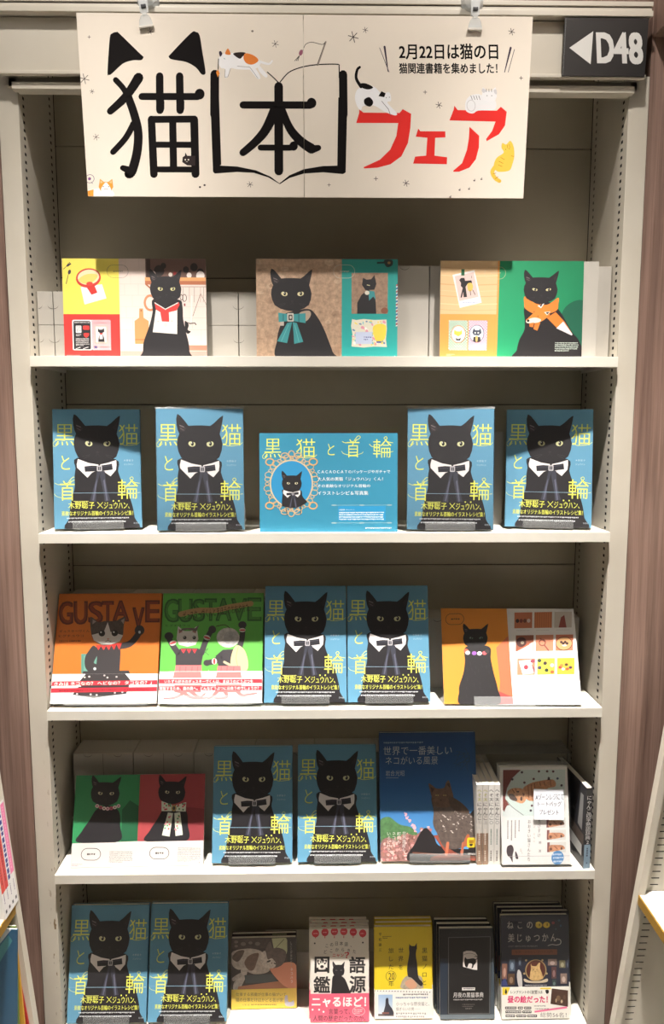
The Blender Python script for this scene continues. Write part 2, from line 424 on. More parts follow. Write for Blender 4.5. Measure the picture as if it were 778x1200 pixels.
for i in range(len(SEAM) - 1):
    mb = MB(); mb.box(-.499, .506, .166, .172, SEAM[i] + .0008, SEAM[i+1] - .0008, M_BACK, bev=.0014); mb.build('back_panel', bc)
mb = MB(); mb.box(-.505, .512, .173, .178, .02, 2.16, M_DARK); mb.build('back_sheet', bc)
# header: fascia, lip, rail under it
mb = MB(); mb.box(-.524, .5245, -.016, -.0135, 2.0605, 2.1455, M_STEEL, bev=.0006)
mb.box(-.520, .5245, -.0225, -.0135, 2.0575, 2.0630, M_STEEL, bev=.0012)
mb.box(-.524, .5245, -.0135, .166, 2.1440, 2.1455, M_STEEL)
mb.build('header_fascia', bc)
mb = MB(); mb.box(-.505, .511, -.0130, -.0105, 2.0385, 2.0490, M_STEEL, bev=.0008); mb.box(-.505, .511, -.0105, .008, 2.0385, 2.0400, M_STEEL); mb.box(-.515, .520, .000, .003, 2.0480, 2.0610, M_STEEL); mb.build('header_rail', bc)
mb = MB(); mb.box(-.62, .5270, -.0290, .019, 2.1475, 2.1620, M_STEEL, bev=.0006)
mb.box(-.62, .5280, -.0320, -.0280, 2.1465, 2.1550, M_STEEL, bev=.0010); mb.box(-.62, .5280, -.0310, -.0280, 2.1620, 2.1690, M_STEEL, bev=.0008); mb.box(-.62, .5270, -.0290, .019, 2.1600, 2.1685, M_STEEL)
mb.build('header_cap', bc)
for i, z in enumerate(SH):
    mb = MB()
    x0, x1 = -.4975, .5045
    mb.box(x0, x1, -.012, -.0095, z - .0175, z, M_SHELF, bev=.0006)
    mb.box(x0, x1, -.0095, .164, z - .0025, z, M_SHELF)
    mb.box(x0, x1, -.0095, -.002, z - .0175, z - .0160, M_SHELF)
    mb.box(x0, x1, .150, .152, z - .0120, z - .0025, M_SHELF)
    for x in (x0, x1 - .0015): mb.box(x, x + .0015, -.0095, .164, z - .0170, z - .0025, M_SHELF)
    mb.build('shelf_board', bc)

# ------------------------------------------------------------------ neighbouring cases, turned at right angles and raked back
def side_case(name, label, sx, xb, zb, k, shelves):
    """front posts rake: x = xb + k * (z - zb); the case opens towards the middle"""
    t = thing(name, label, 'bookcase', (0, 0, 0))
    X = lambda z: sx * (xb + k * (z - zb))
    Z0, Z1, Y = 0.0, 1.75, -.050
    def para(y0, y1, o0, o1, z0, z1, m, mbx):
        P = []
        for z in (z0, z1):
            for o in (o0, o1):
                for y in (y0, y1): P.append((X(z) + sx * o, y, z))
        for f in ((0, 1, 3, 2), (4, 6, 7, 5), (0, 2, 6, 4), (1, 5, 7, 3), (0, 4, 5, 1), (2, 3, 7, 6)): mbx.face([P[i] for i in f], m)
    mb = MB(); para(Y - .018, Y, 0, .0125, Z0, Z1, M_STEEL, mb); para(Y - .010, Y, .0125, .0160, Z0, Z1, M_STEEL, mb); mb.build('post', t)
    mb = MB(); z = Z0
    o = [.016, .0245, .0395, .36]
    para(Y - .006, Y - .005, o[0], o[1], Z0, Z1, M_STEEL, mb); para(Y - .006, Y - .005, o[2], o[3], Z0, Z1, M_STEEL, mb)
    while z < Z1 - .014:
        para(Y - .006, Y - .005, o[1], o[2], z, z + .0102, M_STEEL, mb); z += .0127
    mb.build('side_panel', t)
    mb = MB(); para(Y - .0030, Y - .001, .0165, .36, Z0, Z1, M_DARK, mb); mb.build('slot_shade', t)  # dark sheet behind the slots, their inner shade put into its colour
    for z in shelves:
        mb = MB(); x0 = X(z) ; 
        mb.box(min(x0 + sx*.003, x0 + sx * .30), max(x0 + sx*.003, x0 + sx * .30), -1.15, Y - .0065, z - .018, z, M_WHITE); s_ = mb.build('shelf_board', t)
        mb = MB(); mb.box(min(x0, x0 + sx * .0025), max(x0, x0 + sx * .0025), -1.15, Y - .0065, z - .018, z, M_EDGE); tag(mb.build('edge_tape', s_), 'yellow edge tape')
    return t, X
side_case('bookcase', 'cream bookcase at right edge with yellow-edged white shelves and slotted side', 1, .529, .391, .123, [.660, .955, 1.25, .33])
_, XL = side_case('bookcase', 'cream bookcase at left edge holding manga and bright magazines', -1, .524, .405, .0926, [.655, .945, 1.25, .33])
#PART3
# ------------------------------------------------------------------ prints
BLK = (30, 28, 32)
def cat_portrait(A, ox, oy, k, kx=None, eyes=(206, 208, 158), body=True, collar=None, head_only=False, bodypts=None, shut=0.0, col=BLK, m=None):
    """black cat seen from the front; (ox, oy) and k place the 650 x 890 drawing"""
    kx = kx or k
    T = lambda pts: [(ox + x * kx, oy + y * k) for x, y in pts]
    if body:
        A.poly(smooth(T(bodypts or [(235, 420), (222, 500), (214, 560), (214, 640), (196, 710), (180, 790), (172, 870), (170, 960), (672, 960), (664, 870), (650, 790), (622, 700), (590, 640), (560, 580), (540, 520), (522, 430)]), True, 4), col, m)
        A.line(T([(300, 560), (280, 700), (300, 860)]), 10 * k, (30, 29, 33), sm=True)
        A.line(T([(500, 560), (540, 700), (530, 860)]), 10 * k, (30, 29, 33), sm=True)
    if collar: collar(A, T, k)
    A.poly(T([(212, 97), (205, 130), (208, 175), (216, 212), (228, 240), (214, 275), (210, 320), (220, 368), (240, 412), (288, 443), (340, 458), (395, 465), (432, 460), (488, 440), (528, 410), (545, 362), (551, 312), (541, 272), (530, 240), (540, 195), (550, 150), (556, 105), (545, 108), (525, 124), (490, 158), (458, 181), (400, 177), (340, 178), (296, 181), (266, 142), (236, 108), (220, 97)]), col, m)
    A.poly(T([(228, 165), (240, 178), (282, 200), (262, 222), (238, 222), (228, 200)]), (52, 44, 46)); A.poly(T([(538, 150), (500, 190), (520, 218), (535, 200)]), (44, 38, 40))
    A.line(T([(232, 178), (262, 190)]), 7 * k, (120, 110, 110)); A.line(T([(236, 200), (262, 214)]), 5 * k, (105, 95, 95))
    for ex, sg in ((322, 1), (458, -1)):
        A.ell(ox + ex * kx, oy + 313 * k, 27 * kx, (20 - 8 * shut) * k, eyes, 16, 12 * sg)
        A.ell(ox + (ex + 3) * kx, oy + 312 * k, 11 * kx, 16 * k, (18, 20, 22), 12)
        A.ell(ox + (ex - 2) * kx, oy + 306 * k, 4 * kx, 4 * k, (240, 240, 235), 8)
        A.poly(T([(ex - 34, 300 - 6 * sg), (ex - 30, 280), (ex + 30, 280), (ex + 34, 300 + 6 * sg), (ex, 296 + 6 * shut)]), col, m)
    A.ell(ox + 388 * kx, oy + 378 * k, 12 * kx, 7 * k, (46, 42, 44), 10)
    for a in ((388, 388, 372, 408), (388, 388, 404, 408)): A.line(T([(a[0], a[1]), (a[2], a[3])]), 3 * k, (44, 42, 45))
    A.line(T([(388, 215), (386, 290)]), 5 * k, (36, 34, 37))
    for a in ((330, 395, 270, 410), (330, 402, 280, 428), (446, 395, 505, 410), (446, 402, 495, 428)): A.line(T([(a[0], a[1]), (a[2], a[3])]), 1.6 * k, (70, 68, 70), cap=False)

def bow_collar(A, T, k):
    wt = (232, 228, 226)
    A.poly(T([(240, 428), (231, 468), (233, 492), (310, 568), (345, 530), (388, 512), (392, 470), (320, 458)]), wt)
    A.poly(T([(526, 436), (528, 475), (524, 510), (483, 558), (432, 522), (408, 512), (406, 470), (470, 455)]), wt)
    for pts in ([(384, 515), (412, 515), (396, 560), (376, 650), (372, 748), (328, 740), (342, 690), (368, 600)], [(410, 515), (440, 520), (446, 600), (466, 690), (482, 738), (440, 748), (424, 650), (404, 560)]):
        A.poly(T(pts), (56, 58, 70))
    A.poly(T([(372, 600), (384, 575), (366, 700), (356, 740), (346, 738)]), (90, 92, 110)); A.poly(T([(428, 590), (438, 580), (456, 700), (462, 738), (450, 742)]), (94, 96, 114))
    A.poly(T([(288, 484), (340, 478), (388, 480), (388, 520), (340, 522), (292, 524)]), (34, 34, 42))
    A.poly(T([(412, 476), (460, 470), (494, 464), (500, 508), (455, 514), (412, 520)]), (34, 34, 42))
    A.line(T([(300, 492), (380, 490)]), 4 * k, (70, 70, 84)); A.line(T([(420, 486), (490, 476)]), 4 * k, (70, 70, 84))
    x, y = T([(400, 499)])[0]
    A.rrect(x - 19 * k, y - 21 * k, x + 19 * k, y + 21 * k, 6 * k, (188, 186, 190)); A.rrect(x - 11 * k, y - 13 * k, x + 11 * k, y + 13 * k, 3 * k, (50, 48, 56)); A.rect(x - 3 * k, y - 14 * k, x + 3 * k, y + 14 * k, (150, 150, 156))

YEL = (228, 232, 96)
def swash_title(A, cells, w=5):
    """the five flourished title characters; cells = (char, box)"""
    for ch, b in cells: A.text(ch, b, YEL, -.008)
    c = {ch: b for ch, b in cells}
    b = c['黒']; W, H = b[2] - b[0], b[3] - b[1]
    A.line([(b[0] + .5 * W, b[1] + .78 * H), (b[0] + .1 * W, b[1] + .74 * H), (b[0] - .12 * W, b[1] + .92 * H), (b[0] - .02 * W, b[3] + .05 * H), (b[0] + .2 * W, b[1] + .9 * H)], w * .6, YEL, sm=True)
    b = c['猫']; W, H = b[2] - b[0], b[3] - b[1]
    A.line([(b[0] + .1 * W, b[3] - .1 * H), (b[0] + .35 * W, b[3] + .02 * H), (b[2] - .1 * W, b[3] - .03 * H), (b[2] + .08 * W, b[3] - .14 * H)], w * .6, YEL, sm=True)
    b = c['首']; W, H = b[2] - b[0], b[3] - b[1]
    A.line([(b[0] - .35 * W, b[1] + .12 * H), (b[0] - .05 * W, b[1] + .2 * H), (b[0] + .6 * W, b[1] + .1 * H), (b[2] + .05 * W, b[1] - .08 * H), (b[2] - .1 * W, b[1] - .18 * H), (b[0] + .6 * W, b[1] + .05 * H)], w * .7, YEL, sm=True)
    A.line([(b[0] - .4 * W, b[1] + .66 * H), (b[0] - .2 * W, b[1] + .8 * H), (b[0] + .4 * W, b[3] - .12 * H), (b[2] + .1 * W, b[3] - .2 * H), (b[2] + .28 * W, b[3] - .3 * H)], w * .5, YEL, sm=True)
    b = c['輪']; W, H = b[2] - b[0], b[3] - b[1]
    A.line([(b[0] - .2 * W, b[1] + .28 * H), (b[0] - .04 * W, b[1] + .4 * H), (b[0] + .3 * W, b[1] + .42 * H)], w * .6, YEL, sm=True)
    A.line([(b[0] + .55 * W, b[1] + .2 * H), (b[0] + .76 * W, b[1] - .02 * H), (b[0] + .7 * W, b[1] - .13 * H), (b[0] + .6 * W, b[1] - .04 * H), (b[0] + .8 * W, b[1] + .14 * H), (b[2] + .08 * W, b[1] + .2 * H)], w * .7, YEL, sm=True)
    A.line([(b[0] + .3 * W, b[3] - .34 * H), (b[2] - .2 * W, b[3] - .28 * H), (b[2] + .1 * W, b[3] - .34 * H)], w * .5, YEL, sm=True)

BLUE = (92, 148, 178)
def art_blackcat(A):
    A.view(180, 475, 6.483); A.full(BLUE)
    swash_title(A, [('黒', (74, 170, 214, 328)), ('猫', (545, 166, 690, 324)), ('と', (116, 402, 180, 508)), ('首', (106, 590, 214, 738)), ('輪', (536, 582, 690, 728))], 6)
    cat_portrait(A, 0, 0, 1, collar=bow_collar)
    for ch, b in [('首', (106, 590, 214, 738)), ('輪', (536, 582, 690, 728))]: A.text(ch, b, YEL, -.004)
    A.text('木 野 聡 子', (582, 432, 655, 446), (190, 206, 214)); A.text('ジュウハン', (584, 462, 655, 475), (190, 206, 214))

def art_blackcat_band(A):
    art_blackcat(A); A.view(180, 475, 6.483)
    A.text('木野聡子', (165, 748, 362, 800), YEL, .006); A.line([(384, 753), (423, 795)], 4, YEL); A.line([(423, 753), (384, 795)], 4, YEL); A.text('ジュウハン、', (432, 752, 625, 802), YEL, .006)
    A.text('素敵なオリジナル首輪のイラストレシピ集！', (116, 816, 652, 852), YEL, .008)
    A.ticks(205, 742, 315, 1, 9, 7, (215, 215, 120), seed=3, last=1)
    for x in (503, 545): A.rect(x - 5, 738, x + 5, 748, YEL)
    A.line([(60, 682), (712, 684)], 2.5, (150, 175, 190), cap=False)
    A.ticks(155, 866, 620, 1, 12, 10, (205, 208, 212), seed=5, last=1); A.ticks(165, 893, 600, 1, 12, 10, (205, 208, 212), seed=6, last=1)
    A.text('玄光社', (655, 905, 695, 917), (200, 212, 222))

KW, KH, KT = .1505, .212, .012
KC = ((188.5, 484), (288.5, 483.5), (189.6, 621.5), (290.7, 620.8))
def proto_blackcat():
    mb = MB(); book_box(mb, KW, KH, KT, BLUE, spine=(58, 112, 152))
    A = Art(KW, KH, *KC); art_blackcat(A); A.into(mb)
    cov = mb.mesh('cover')
    mb = MB(); z1 = KH * (1 - .699); tt = .0003
    for b in ((-KW/2 - tt, KW/2 + tt, -tt, 0), (-KW/2 - tt, KW/2 + tt, KT, KT + tt)): mb.box(b[0], b[1], b[2], b[3], .0002, z1, M_P, BLUE)
    for b in ((-KW/2 - tt, -KW/2), (KW/2, KW/2 + tt)): mb.box(b[0], b[1], 0, KT, .0002, z1, M_P, BLUE)
    A = Art(KW, KH, *KC, y=-tt - 2e-5, clip=(0, 1, .7, 1)); art_blackcat_band(A); A.into(mb)
    band = mb.mesh('paper_band')
    mb = MB(); x0 = -KW/2 + .001; mb.box(x0, KW/2 - .0014, .0013, KT - .0013, .001, KH - .001, M_PAGE); pg = mb.mesh('pages')
    mb = MB(); tt = .0009                              # loose shrink wrap with sealed, puckered edges
    mb.box(-KW/2 - .0012, KW/2 + .0012, -tt - .0006, KT + .001, -.0008, KH + .0012, M_WRAP, bev=.0008)
    rd = random.Random(4); P = []; n = 40
    for i in range(n + 1):
        x = -KW/2 - .002 + (KW + .004) * i / n; P.append((x, KH + .0030 + rd.uniform(-.0006, .0016)))
    mb.prism([(-KW/2 - .002, KH + .0008)] + P + [(KW/2 + .002, KH + .0008)], .0010, .0022, M_FROST)
    P = [(KW/2 + .001 + rd.uniform(0, .003) * math.sin(pi * i / 14), .002 + .045 * i / 14) for i in range(15)]
    mb.prism(P + [(KW/2 - .001, .047), (KW/2 - .001, .002)], .002, .0030, M_FROST)
    wr = mb.mesh('plastic_wrap')
    return cov, pg, band, wr
KCOV, KPG, KBAND, KWRAP = proto_blackcat()
GK = 'copies of the blue book with the black cat in a bow tie collar'
def blackcat_book(label, x, y, z, yaw, lean, wrap=False):
    t = thing('book', label, 'book', group=GK); place(t, x, y, z, yaw, lean)
    link('cover', KCOV, t); link('pages', KPG, t); link('paper_band', KBAND, t)
    if wrap: tag(link('plastic_wrap', KWRAP, t), 'clear crinkled shrink wrap')
    return t

def stand(label, W, T, x, y, z, yaw, lean, lip=.014, H=.11):
    """clear easel: ledge under the book, lip before it, back plate and prop"""
    t = thing('book_stand', label, 'stand', group='clear stands holding the books'); place(t, x, y, z, yaw, lean)
    mb = MB(); g = .0008 + (.0012)
    mb.box(-W/2, W/2, -g - .0020, -g, -.0022, lip, M_CLEAR, bev=.0009); mb.build('front_lip', t)
    mb = MB(); mb.box(-W/2, W/2, -g, T + .0030, -.0026, -.0012, M_CLEAR); mb.build('ledge', t)
    mb = MB(); mb.box(-W/2 * .8, W/2 * .8, T + .0016, T + .0032, -.002, H, M_CLEAR, bev=.0006); mb.build('back_plate', t)
    return t

# ---- boards (flat printed display panels)
def board(name, label, cat, W, H, art, quad, x, y, z, yaw=0, lean=0, T=.003, mat_=None, group='printed panels showing black cats'):
    t = thing(name, label, cat, group=group); place(t, x, y, z, yaw, lean)
    mb = MB(); mb.box(-W/2, W/2, 0.0001, T, 0, H, M_CARD, bev=.0003); mb.build('foam_board', t)
    A = Art(W, H, *quad, m=mat_ or M_P); art(A); mb = MB(); mb.box(-W/2, W/2, 0, .0001, 0, H, M_P, (235, 235, 232)); A.into(mb)
    mb.build('printed_sheet', t, recalc=False)
    return t

def pill(A, x0, y0, x1, y1, col=(120, 105, 95), w=2.5):
    r = (y1 - y0) / 2; P = [(x0 + r + r * cos(RD(a)), y0 + r + r * sin(RD(a))) for a in range(90, 271, 20)] + [(x1 - r + r * cos(RD(a)), y0 + r + r * sin(RD(a))) for a in range(-90, 91, 20)]
    A.line(P + [P[0]], w, col, cap=False)
    A.ticks(x0 + (x1 - x0) * .3, (y0 + y1) / 2 - w * 1.5, x1 - (x1 - x0) * .25, 1, 5, w * 3, col, seed=2, last=1)

def checks(A, x0, y0, x1, y1, n, m, c0, c1):
    A.rect(x0, y0, x1, y1, c0); dx, dy = (x1 - x0) / n, (y1 - y0) / m; T = []; c = s2l(c1)
    for i in range(n):
        for j in range(m):
            if (i + j) % 2: a, b = x0 + i * dx, y0 + j * dy; T += [[(a, b), (a + dx, b), (a + dx, b + dy)], [(a, b), (a + dx, b + dy), (a, b + dy)]]
    A.add(T, [[c] * 3] * len(T))

def art_kitchen(A):
    Y = (240, 222, 96); R = (226, 56, 52)
    A.full((222, 200, 190))
    A.view(140, 290, 6.765)
    # tiled kitchen wall with shelf and hanging tools
    A.grad(40, 70, 740, 870, (225, 205, 196), (236, 222, 214))
    for y in (190, 275, 365, 455, 545, 640): A.line([(40, y), (740, y)], 2, (205, 184, 174), cap=False)
    for y, xs in ((70, (90, 200)), (190, (130, 240)), (275, (80, 190)), (365, (140,)), (455, (90, 260)), (545, (140, 620)), (640, (90, 300, 690))):
        for x in xs: A.line([(x, y), (x, y + 88)], 2, (208, 188, 178), cap=False)
    A.rect(250, 70, 740, 225, (110, 82, 72)); A.rect(258, 75, 290, 225, (60, 42, 36))
    for x, y, r, c in ((360, 170, 42, (38, 30, 30)), (395, 130, 22, (30, 24, 24)), (575, 160, 24, (34, 28, 28)), (640, 140, 30, (36, 28, 28)), (690, 180, 28, (44, 34, 34)), (485, 190, 14, (150, 40, 40)), (450, 200, 16, (225, 215, 205)), (600, 205, 20, (235, 226, 220)), (690, 208, 34, (232, 222, 216)), (310, 195, 22, (205, 190, 180))): A.ell(x, y, r, r * 1.1, c, 14)
    A.rect(245, 222, 740, 250, (222, 160, 104)); A.rect(245, 250, 740, 280, (178, 108, 74))
    A.line([(255, 280), (300, 320)], 12, (168, 104, 72)); A.line([(520, 296), (740, 296)], 4, (120, 96, 90), cap=False)
    A.ring(285, 425, 45, 58, 18, (205, 138, 98))
    A.poly([(195, 470), (225, 470), (228, 545), (268, 570), (268, 755), (155, 755), (155, 570), (192, 545)], (214, 152, 96)); A.ell(210, 487, 7, 7, (150, 100, 60)); A.rect(155, 715, 268, 725, (185, 122, 72))
    for x in (550, 600, 640, 690, 715): A.line([(x, 300), (x - 6 + (x % 7), 420)], 3, (135, 116, 108), cap=False)
    A.line([(690, 350), (625, 530)], 5, (150, 125, 115)); A.line([(690, 350), (735, 440)], 4, (150, 125, 115)); A.line([(618, 370), (612, 575)], 12, (235, 225, 220)); A.ring(560, 385, 16, 28, 5, (60, 50, 48)); A.ring(535, 380, 10, 22, 5, (60, 50, 48))
    A.line([(560, 575), (600, 590), (640, 585), (650, 600)], 7, (60, 50, 48)); A.ell(560, 440, 7, 12, (140, 60, 60))
    A.rect(40, 765, 740, 808, (238, 224, 216)); A.rect(580, 765, 740, 808, (198, 138, 116)); A.rect(40, 812, 740, 870, (196, 160, 148))
    cat_portrait(A, 128, 85, .73, kx=.74, body=True, eyes=(214, 210, 150), bodypts=[(250, 420), (235, 560), (205, 690), (165, 800), (130, 900), (120, 1000), (128, 1080), (620, 1080), (628, 1000), (620, 900), (592, 780), (565, 640), (560, 500), (520, 430)])
    A.curve([(562, 570), (590, 600), (582, 640), (606, 655), (580, 672), (560, 640)], (24, 22, 24))
    A.poly([(328, 480), (500, 478), (496, 675), (300, 660)], (236, 230, 222)); A.poly([(318, 418), (404, 482), (512, 418), (520, 440), (495, 485), (432, 500), (434, 577), (374, 574), (364, 500), (328, 478)], (220, 60, 56))
    A.line([(320, 425), (404, 476), (505, 425)], 7, (240, 232, 226)); A.ell(345, 574, 10, 5, (225, 190, 185)); A.ell(455, 570, 10, 5, (225, 190, 185)); A.ell(404, 600, 14, 18, (240, 214, 206))
    # left column
    A.view(70, 290, 8.644); A.rect(75, 90, 652, 660, Y); A.rect(75, 660, 652, 1110, R)
    D = (52, 44, 64)
    A.line([(88, 203), (125, 170)], 5, D); A.poly([(118, 168), (150, 128), (170, 150), (130, 180)], D)
    for i in range(3): A.line([(140 + i * 8, 150 - i * 2), (152 + i * 6, 128 + i * 6)], 3, Y)
    A.line([(112, 350), (138, 250)], 8, D, 5); A.ell(148, 232, 15, 24, D, rot=15)
    A.poly([(258, 385), (478, 355), (520, 498), (294, 562)], (226, 232, 240)); A.ring(300, 455, 16, 14, 3, (178, 196, 214)); A.ring(458, 425, 16, 12, 3, (178, 196, 214)); A.line([(305, 528), (350, 518)], 3, (180, 198, 214)); A.line([(455, 498), (500, 484)], 3, (180, 198, 214))
    A.ell(340, 292, 128, 98, (206, 58, 50), 30, -8); A.ell(340, 284, 110, 76, (238, 220, 180), 30, -8); A.curve([(238, 308), (300, 262), (380, 248), (432, 262), (420, 300), (350, 350), (280, 345)], (232, 205, 110)); A.poly([(316, 380), (392, 352), (428, 440), (368, 462)], (200, 50, 44)); A.ell(352, 352, 34, 22, (212, 66, 56))
    pill(A, 530, 160, 748, 288, (110, 96, 80), 3)
    A.rrect(163, 718, 362, 1030, 14, (240, 236, 232)); A.rrect(174, 730, 350, 1022, 12, (40, 38, 42))
    A.ticks(185, 742, 340, 1, 9, 9, (225, 222, 220), seed=1, last=1); A.rrect(198, 778, 255, 852, 6, (235, 235, 235)); A.rrect(273, 778, 336, 820, 8, R); A.poly([(275, 860), (300, 852), (336, 856), (330, 880), (304, 905), (280, 884)], R)
    A.ticks(204, 784, 250, 6, 11, 6, (60, 60, 60), seed=8); A.ticks(200, 866, 255, 2, 12, 8, (215, 212, 210), seed=2); A.ticks(196, 908, 330, 6, 14, 8, (215, 212, 210), seed=3); A.line([(195, 1015), (240, 1000)], 6, (230, 230, 230)); A.line([(270, 1015), (320, 998)], 6, (230, 230, 230))
    checks(A, 362, 718, 556, 1030, 16, 26, (242, 232, 232), (224, 90, 110)); A.rect(392, 778, 520, 960, (206, 160, 130)); A.rect(400, 786, 512, 950, (238, 232, 226))
    A.poly([(426, 800), (440, 818), (468, 818), (486, 800), (492, 840), (470, 852), (486, 900), (492, 945), (424, 945), (430, 900), (444, 852), (424, 840)], (36, 32, 36)); A.rect(440, 862, 472, 915, (246, 238, 234)); A.poly([(434, 855), (480, 855), (458, 875)], R)
    A.ell(400, 998, 20, 14, (90, 90, 140)); A.line([(440, 998), (540, 998)], 8, (150, 60, 70)); A.line([(380, 748), (540, 748)], 6, (120, 70, 90)); A.ticks(98, 1080, 240, 2, 11, 7, (245, 180, 170), seed=5)

def art_plush(A):
    A.full((166, 132, 108)); A.view(260, 260, 3.242)
    A.rect(140, 130, 478, 520, (184, 154, 128), M_PM)
    rd = random.Random(12)
    for i in range(34): x, y = rd.uniform(140, 465), rd.uniform(135, 505); r = rd.uniform(7, 20); A.curve([(x + r * rd.uniform(.6, 1.5) * cos(a), y + r * rd.uniform(.4, 1.0) * sin(a)) for a in (0, 1, 2, 3, 4, 5)], rd.choice([(190, 160, 134), (176, 144, 118), (198, 170, 144), (168, 138, 114)]), M_PM, n=3)
    A.curve([(232, 520), (224, 440), (238, 380), (250, 345), (300, 330), (350, 325), (380, 355), (405, 400), (425, 450), (440, 490), (448, 520)], BLK)
    A.curve([(310, 340), (345, 330), (355, 345), (340, 368), (320, 370)], (176, 156, 136)); A.rect(236, 372, 250, 388, (190, 180, 170))
    cat_portrait(A, 104, 128, .44, kx=.46, body=False, eyes=(226, 218, 170))
    TE = (58, 146, 150); TD = (40, 116, 122)
    A.poly([(262, 378), (282, 374), (262, 455), (224, 448)], TE); A.poly([(284, 374), (300, 378), (325, 450), (290, 458)], TE); A.line([(268, 385), (240, 448)], 2, (110, 186, 188)); A.line([(292, 385), (308, 450)], 2, (110, 186, 188))
    A.poly([(228, 338), (270, 344), (270, 370), (230, 374)], TE); A.poly([(284, 344), (334, 340), (334, 378), (284, 370)], TE); A.rect(245, 344, 250, 370, TD); A.rect(305, 344, 311, 374, TD)
    A.rrect(263, 340, 288, 372, 3, (196, 190, 180)); A.rrect(268, 346, 283, 367, 2, (60, 54, 52)); A.ell(276, 356, 4, 6, (200, 196, 186))
    A.grad(474, 130, 692, 520, (26, 142, 134), (38, 172, 168))
    A.rect(512, 186, 652, 342, (160, 132, 110), M_PM); A.poly([(534, 342), (534, 300), (550, 270), (575, 250), (600, 262), (606, 300), (608, 342)], BLK); A.poly([(556, 205), (552, 232), (566, 252), (600, 250), (608, 228), (600, 194), (588, 210), (570, 212)], BLK); A.line([(572, 232), (582, 234)], 3, (210, 205, 160)); A.poly([(572, 254), (600, 256), (606, 290), (596, 276), (580, 292), (578, 268)], TE); A.ell(572, 262, 9, 8, (220, 214, 200)); A.ell(640, 330, 14, 12, (130, 80, 60))
    rd = random.Random(3); A.poly([(514, 362), (530, 366), (560, 362), (600, 366), (648, 364), (650, 400), (646, 440), (650, 470), (600, 468), (560, 472), (512, 468), (516, 420), (510, 390)], (222, 218, 200))
    for i in range(60): A.ell(rd.uniform(518, 644), rd.uniform(370, 464), rd.uniform(3, 9), rd.uniform(2, 6), rd.choice([(232, 214, 96), (120, 190, 200), (222, 150, 170), (240, 240, 232), (100, 130, 170), (226, 200, 140)]), 8, rd.uniform(0, 90))
    A.rect(528, 412, 592, 458, (196, 206, 232)); A.curve([(596, 392), (620, 380), (646, 390), (640, 440), (610, 448), (598, 420)], (234, 212, 80)); A.ticks(560, 430, 590, 2, 9, 5, (90, 100, 160), seed=4); A.rect(610, 448, 628, 454, (60, 70, 160))
    for i in range(26):
        y = 232 + i * 6.2; A.poly([(684, y), (691, y - 3), (691, y + 1), (684, y + 4)], ((206, 60, 76), (236, 236, 236), (66, 84, 176), (236, 236, 236))[i % 4])
    A.line([(612, 148), (660, 146)], 7, (16, 40, 44)); A.curve([(636, 142), (650, 134), (670, 140), (668, 158), (648, 164)], (34, 44, 42)); A.ell(656, 148, 6, 5, (150, 110, 60))
    pill(A, 442, 156, 524, 206, (190, 184, 168), 1.6); A.ell(681, 505, 2, 2, (230, 240, 238), 8)

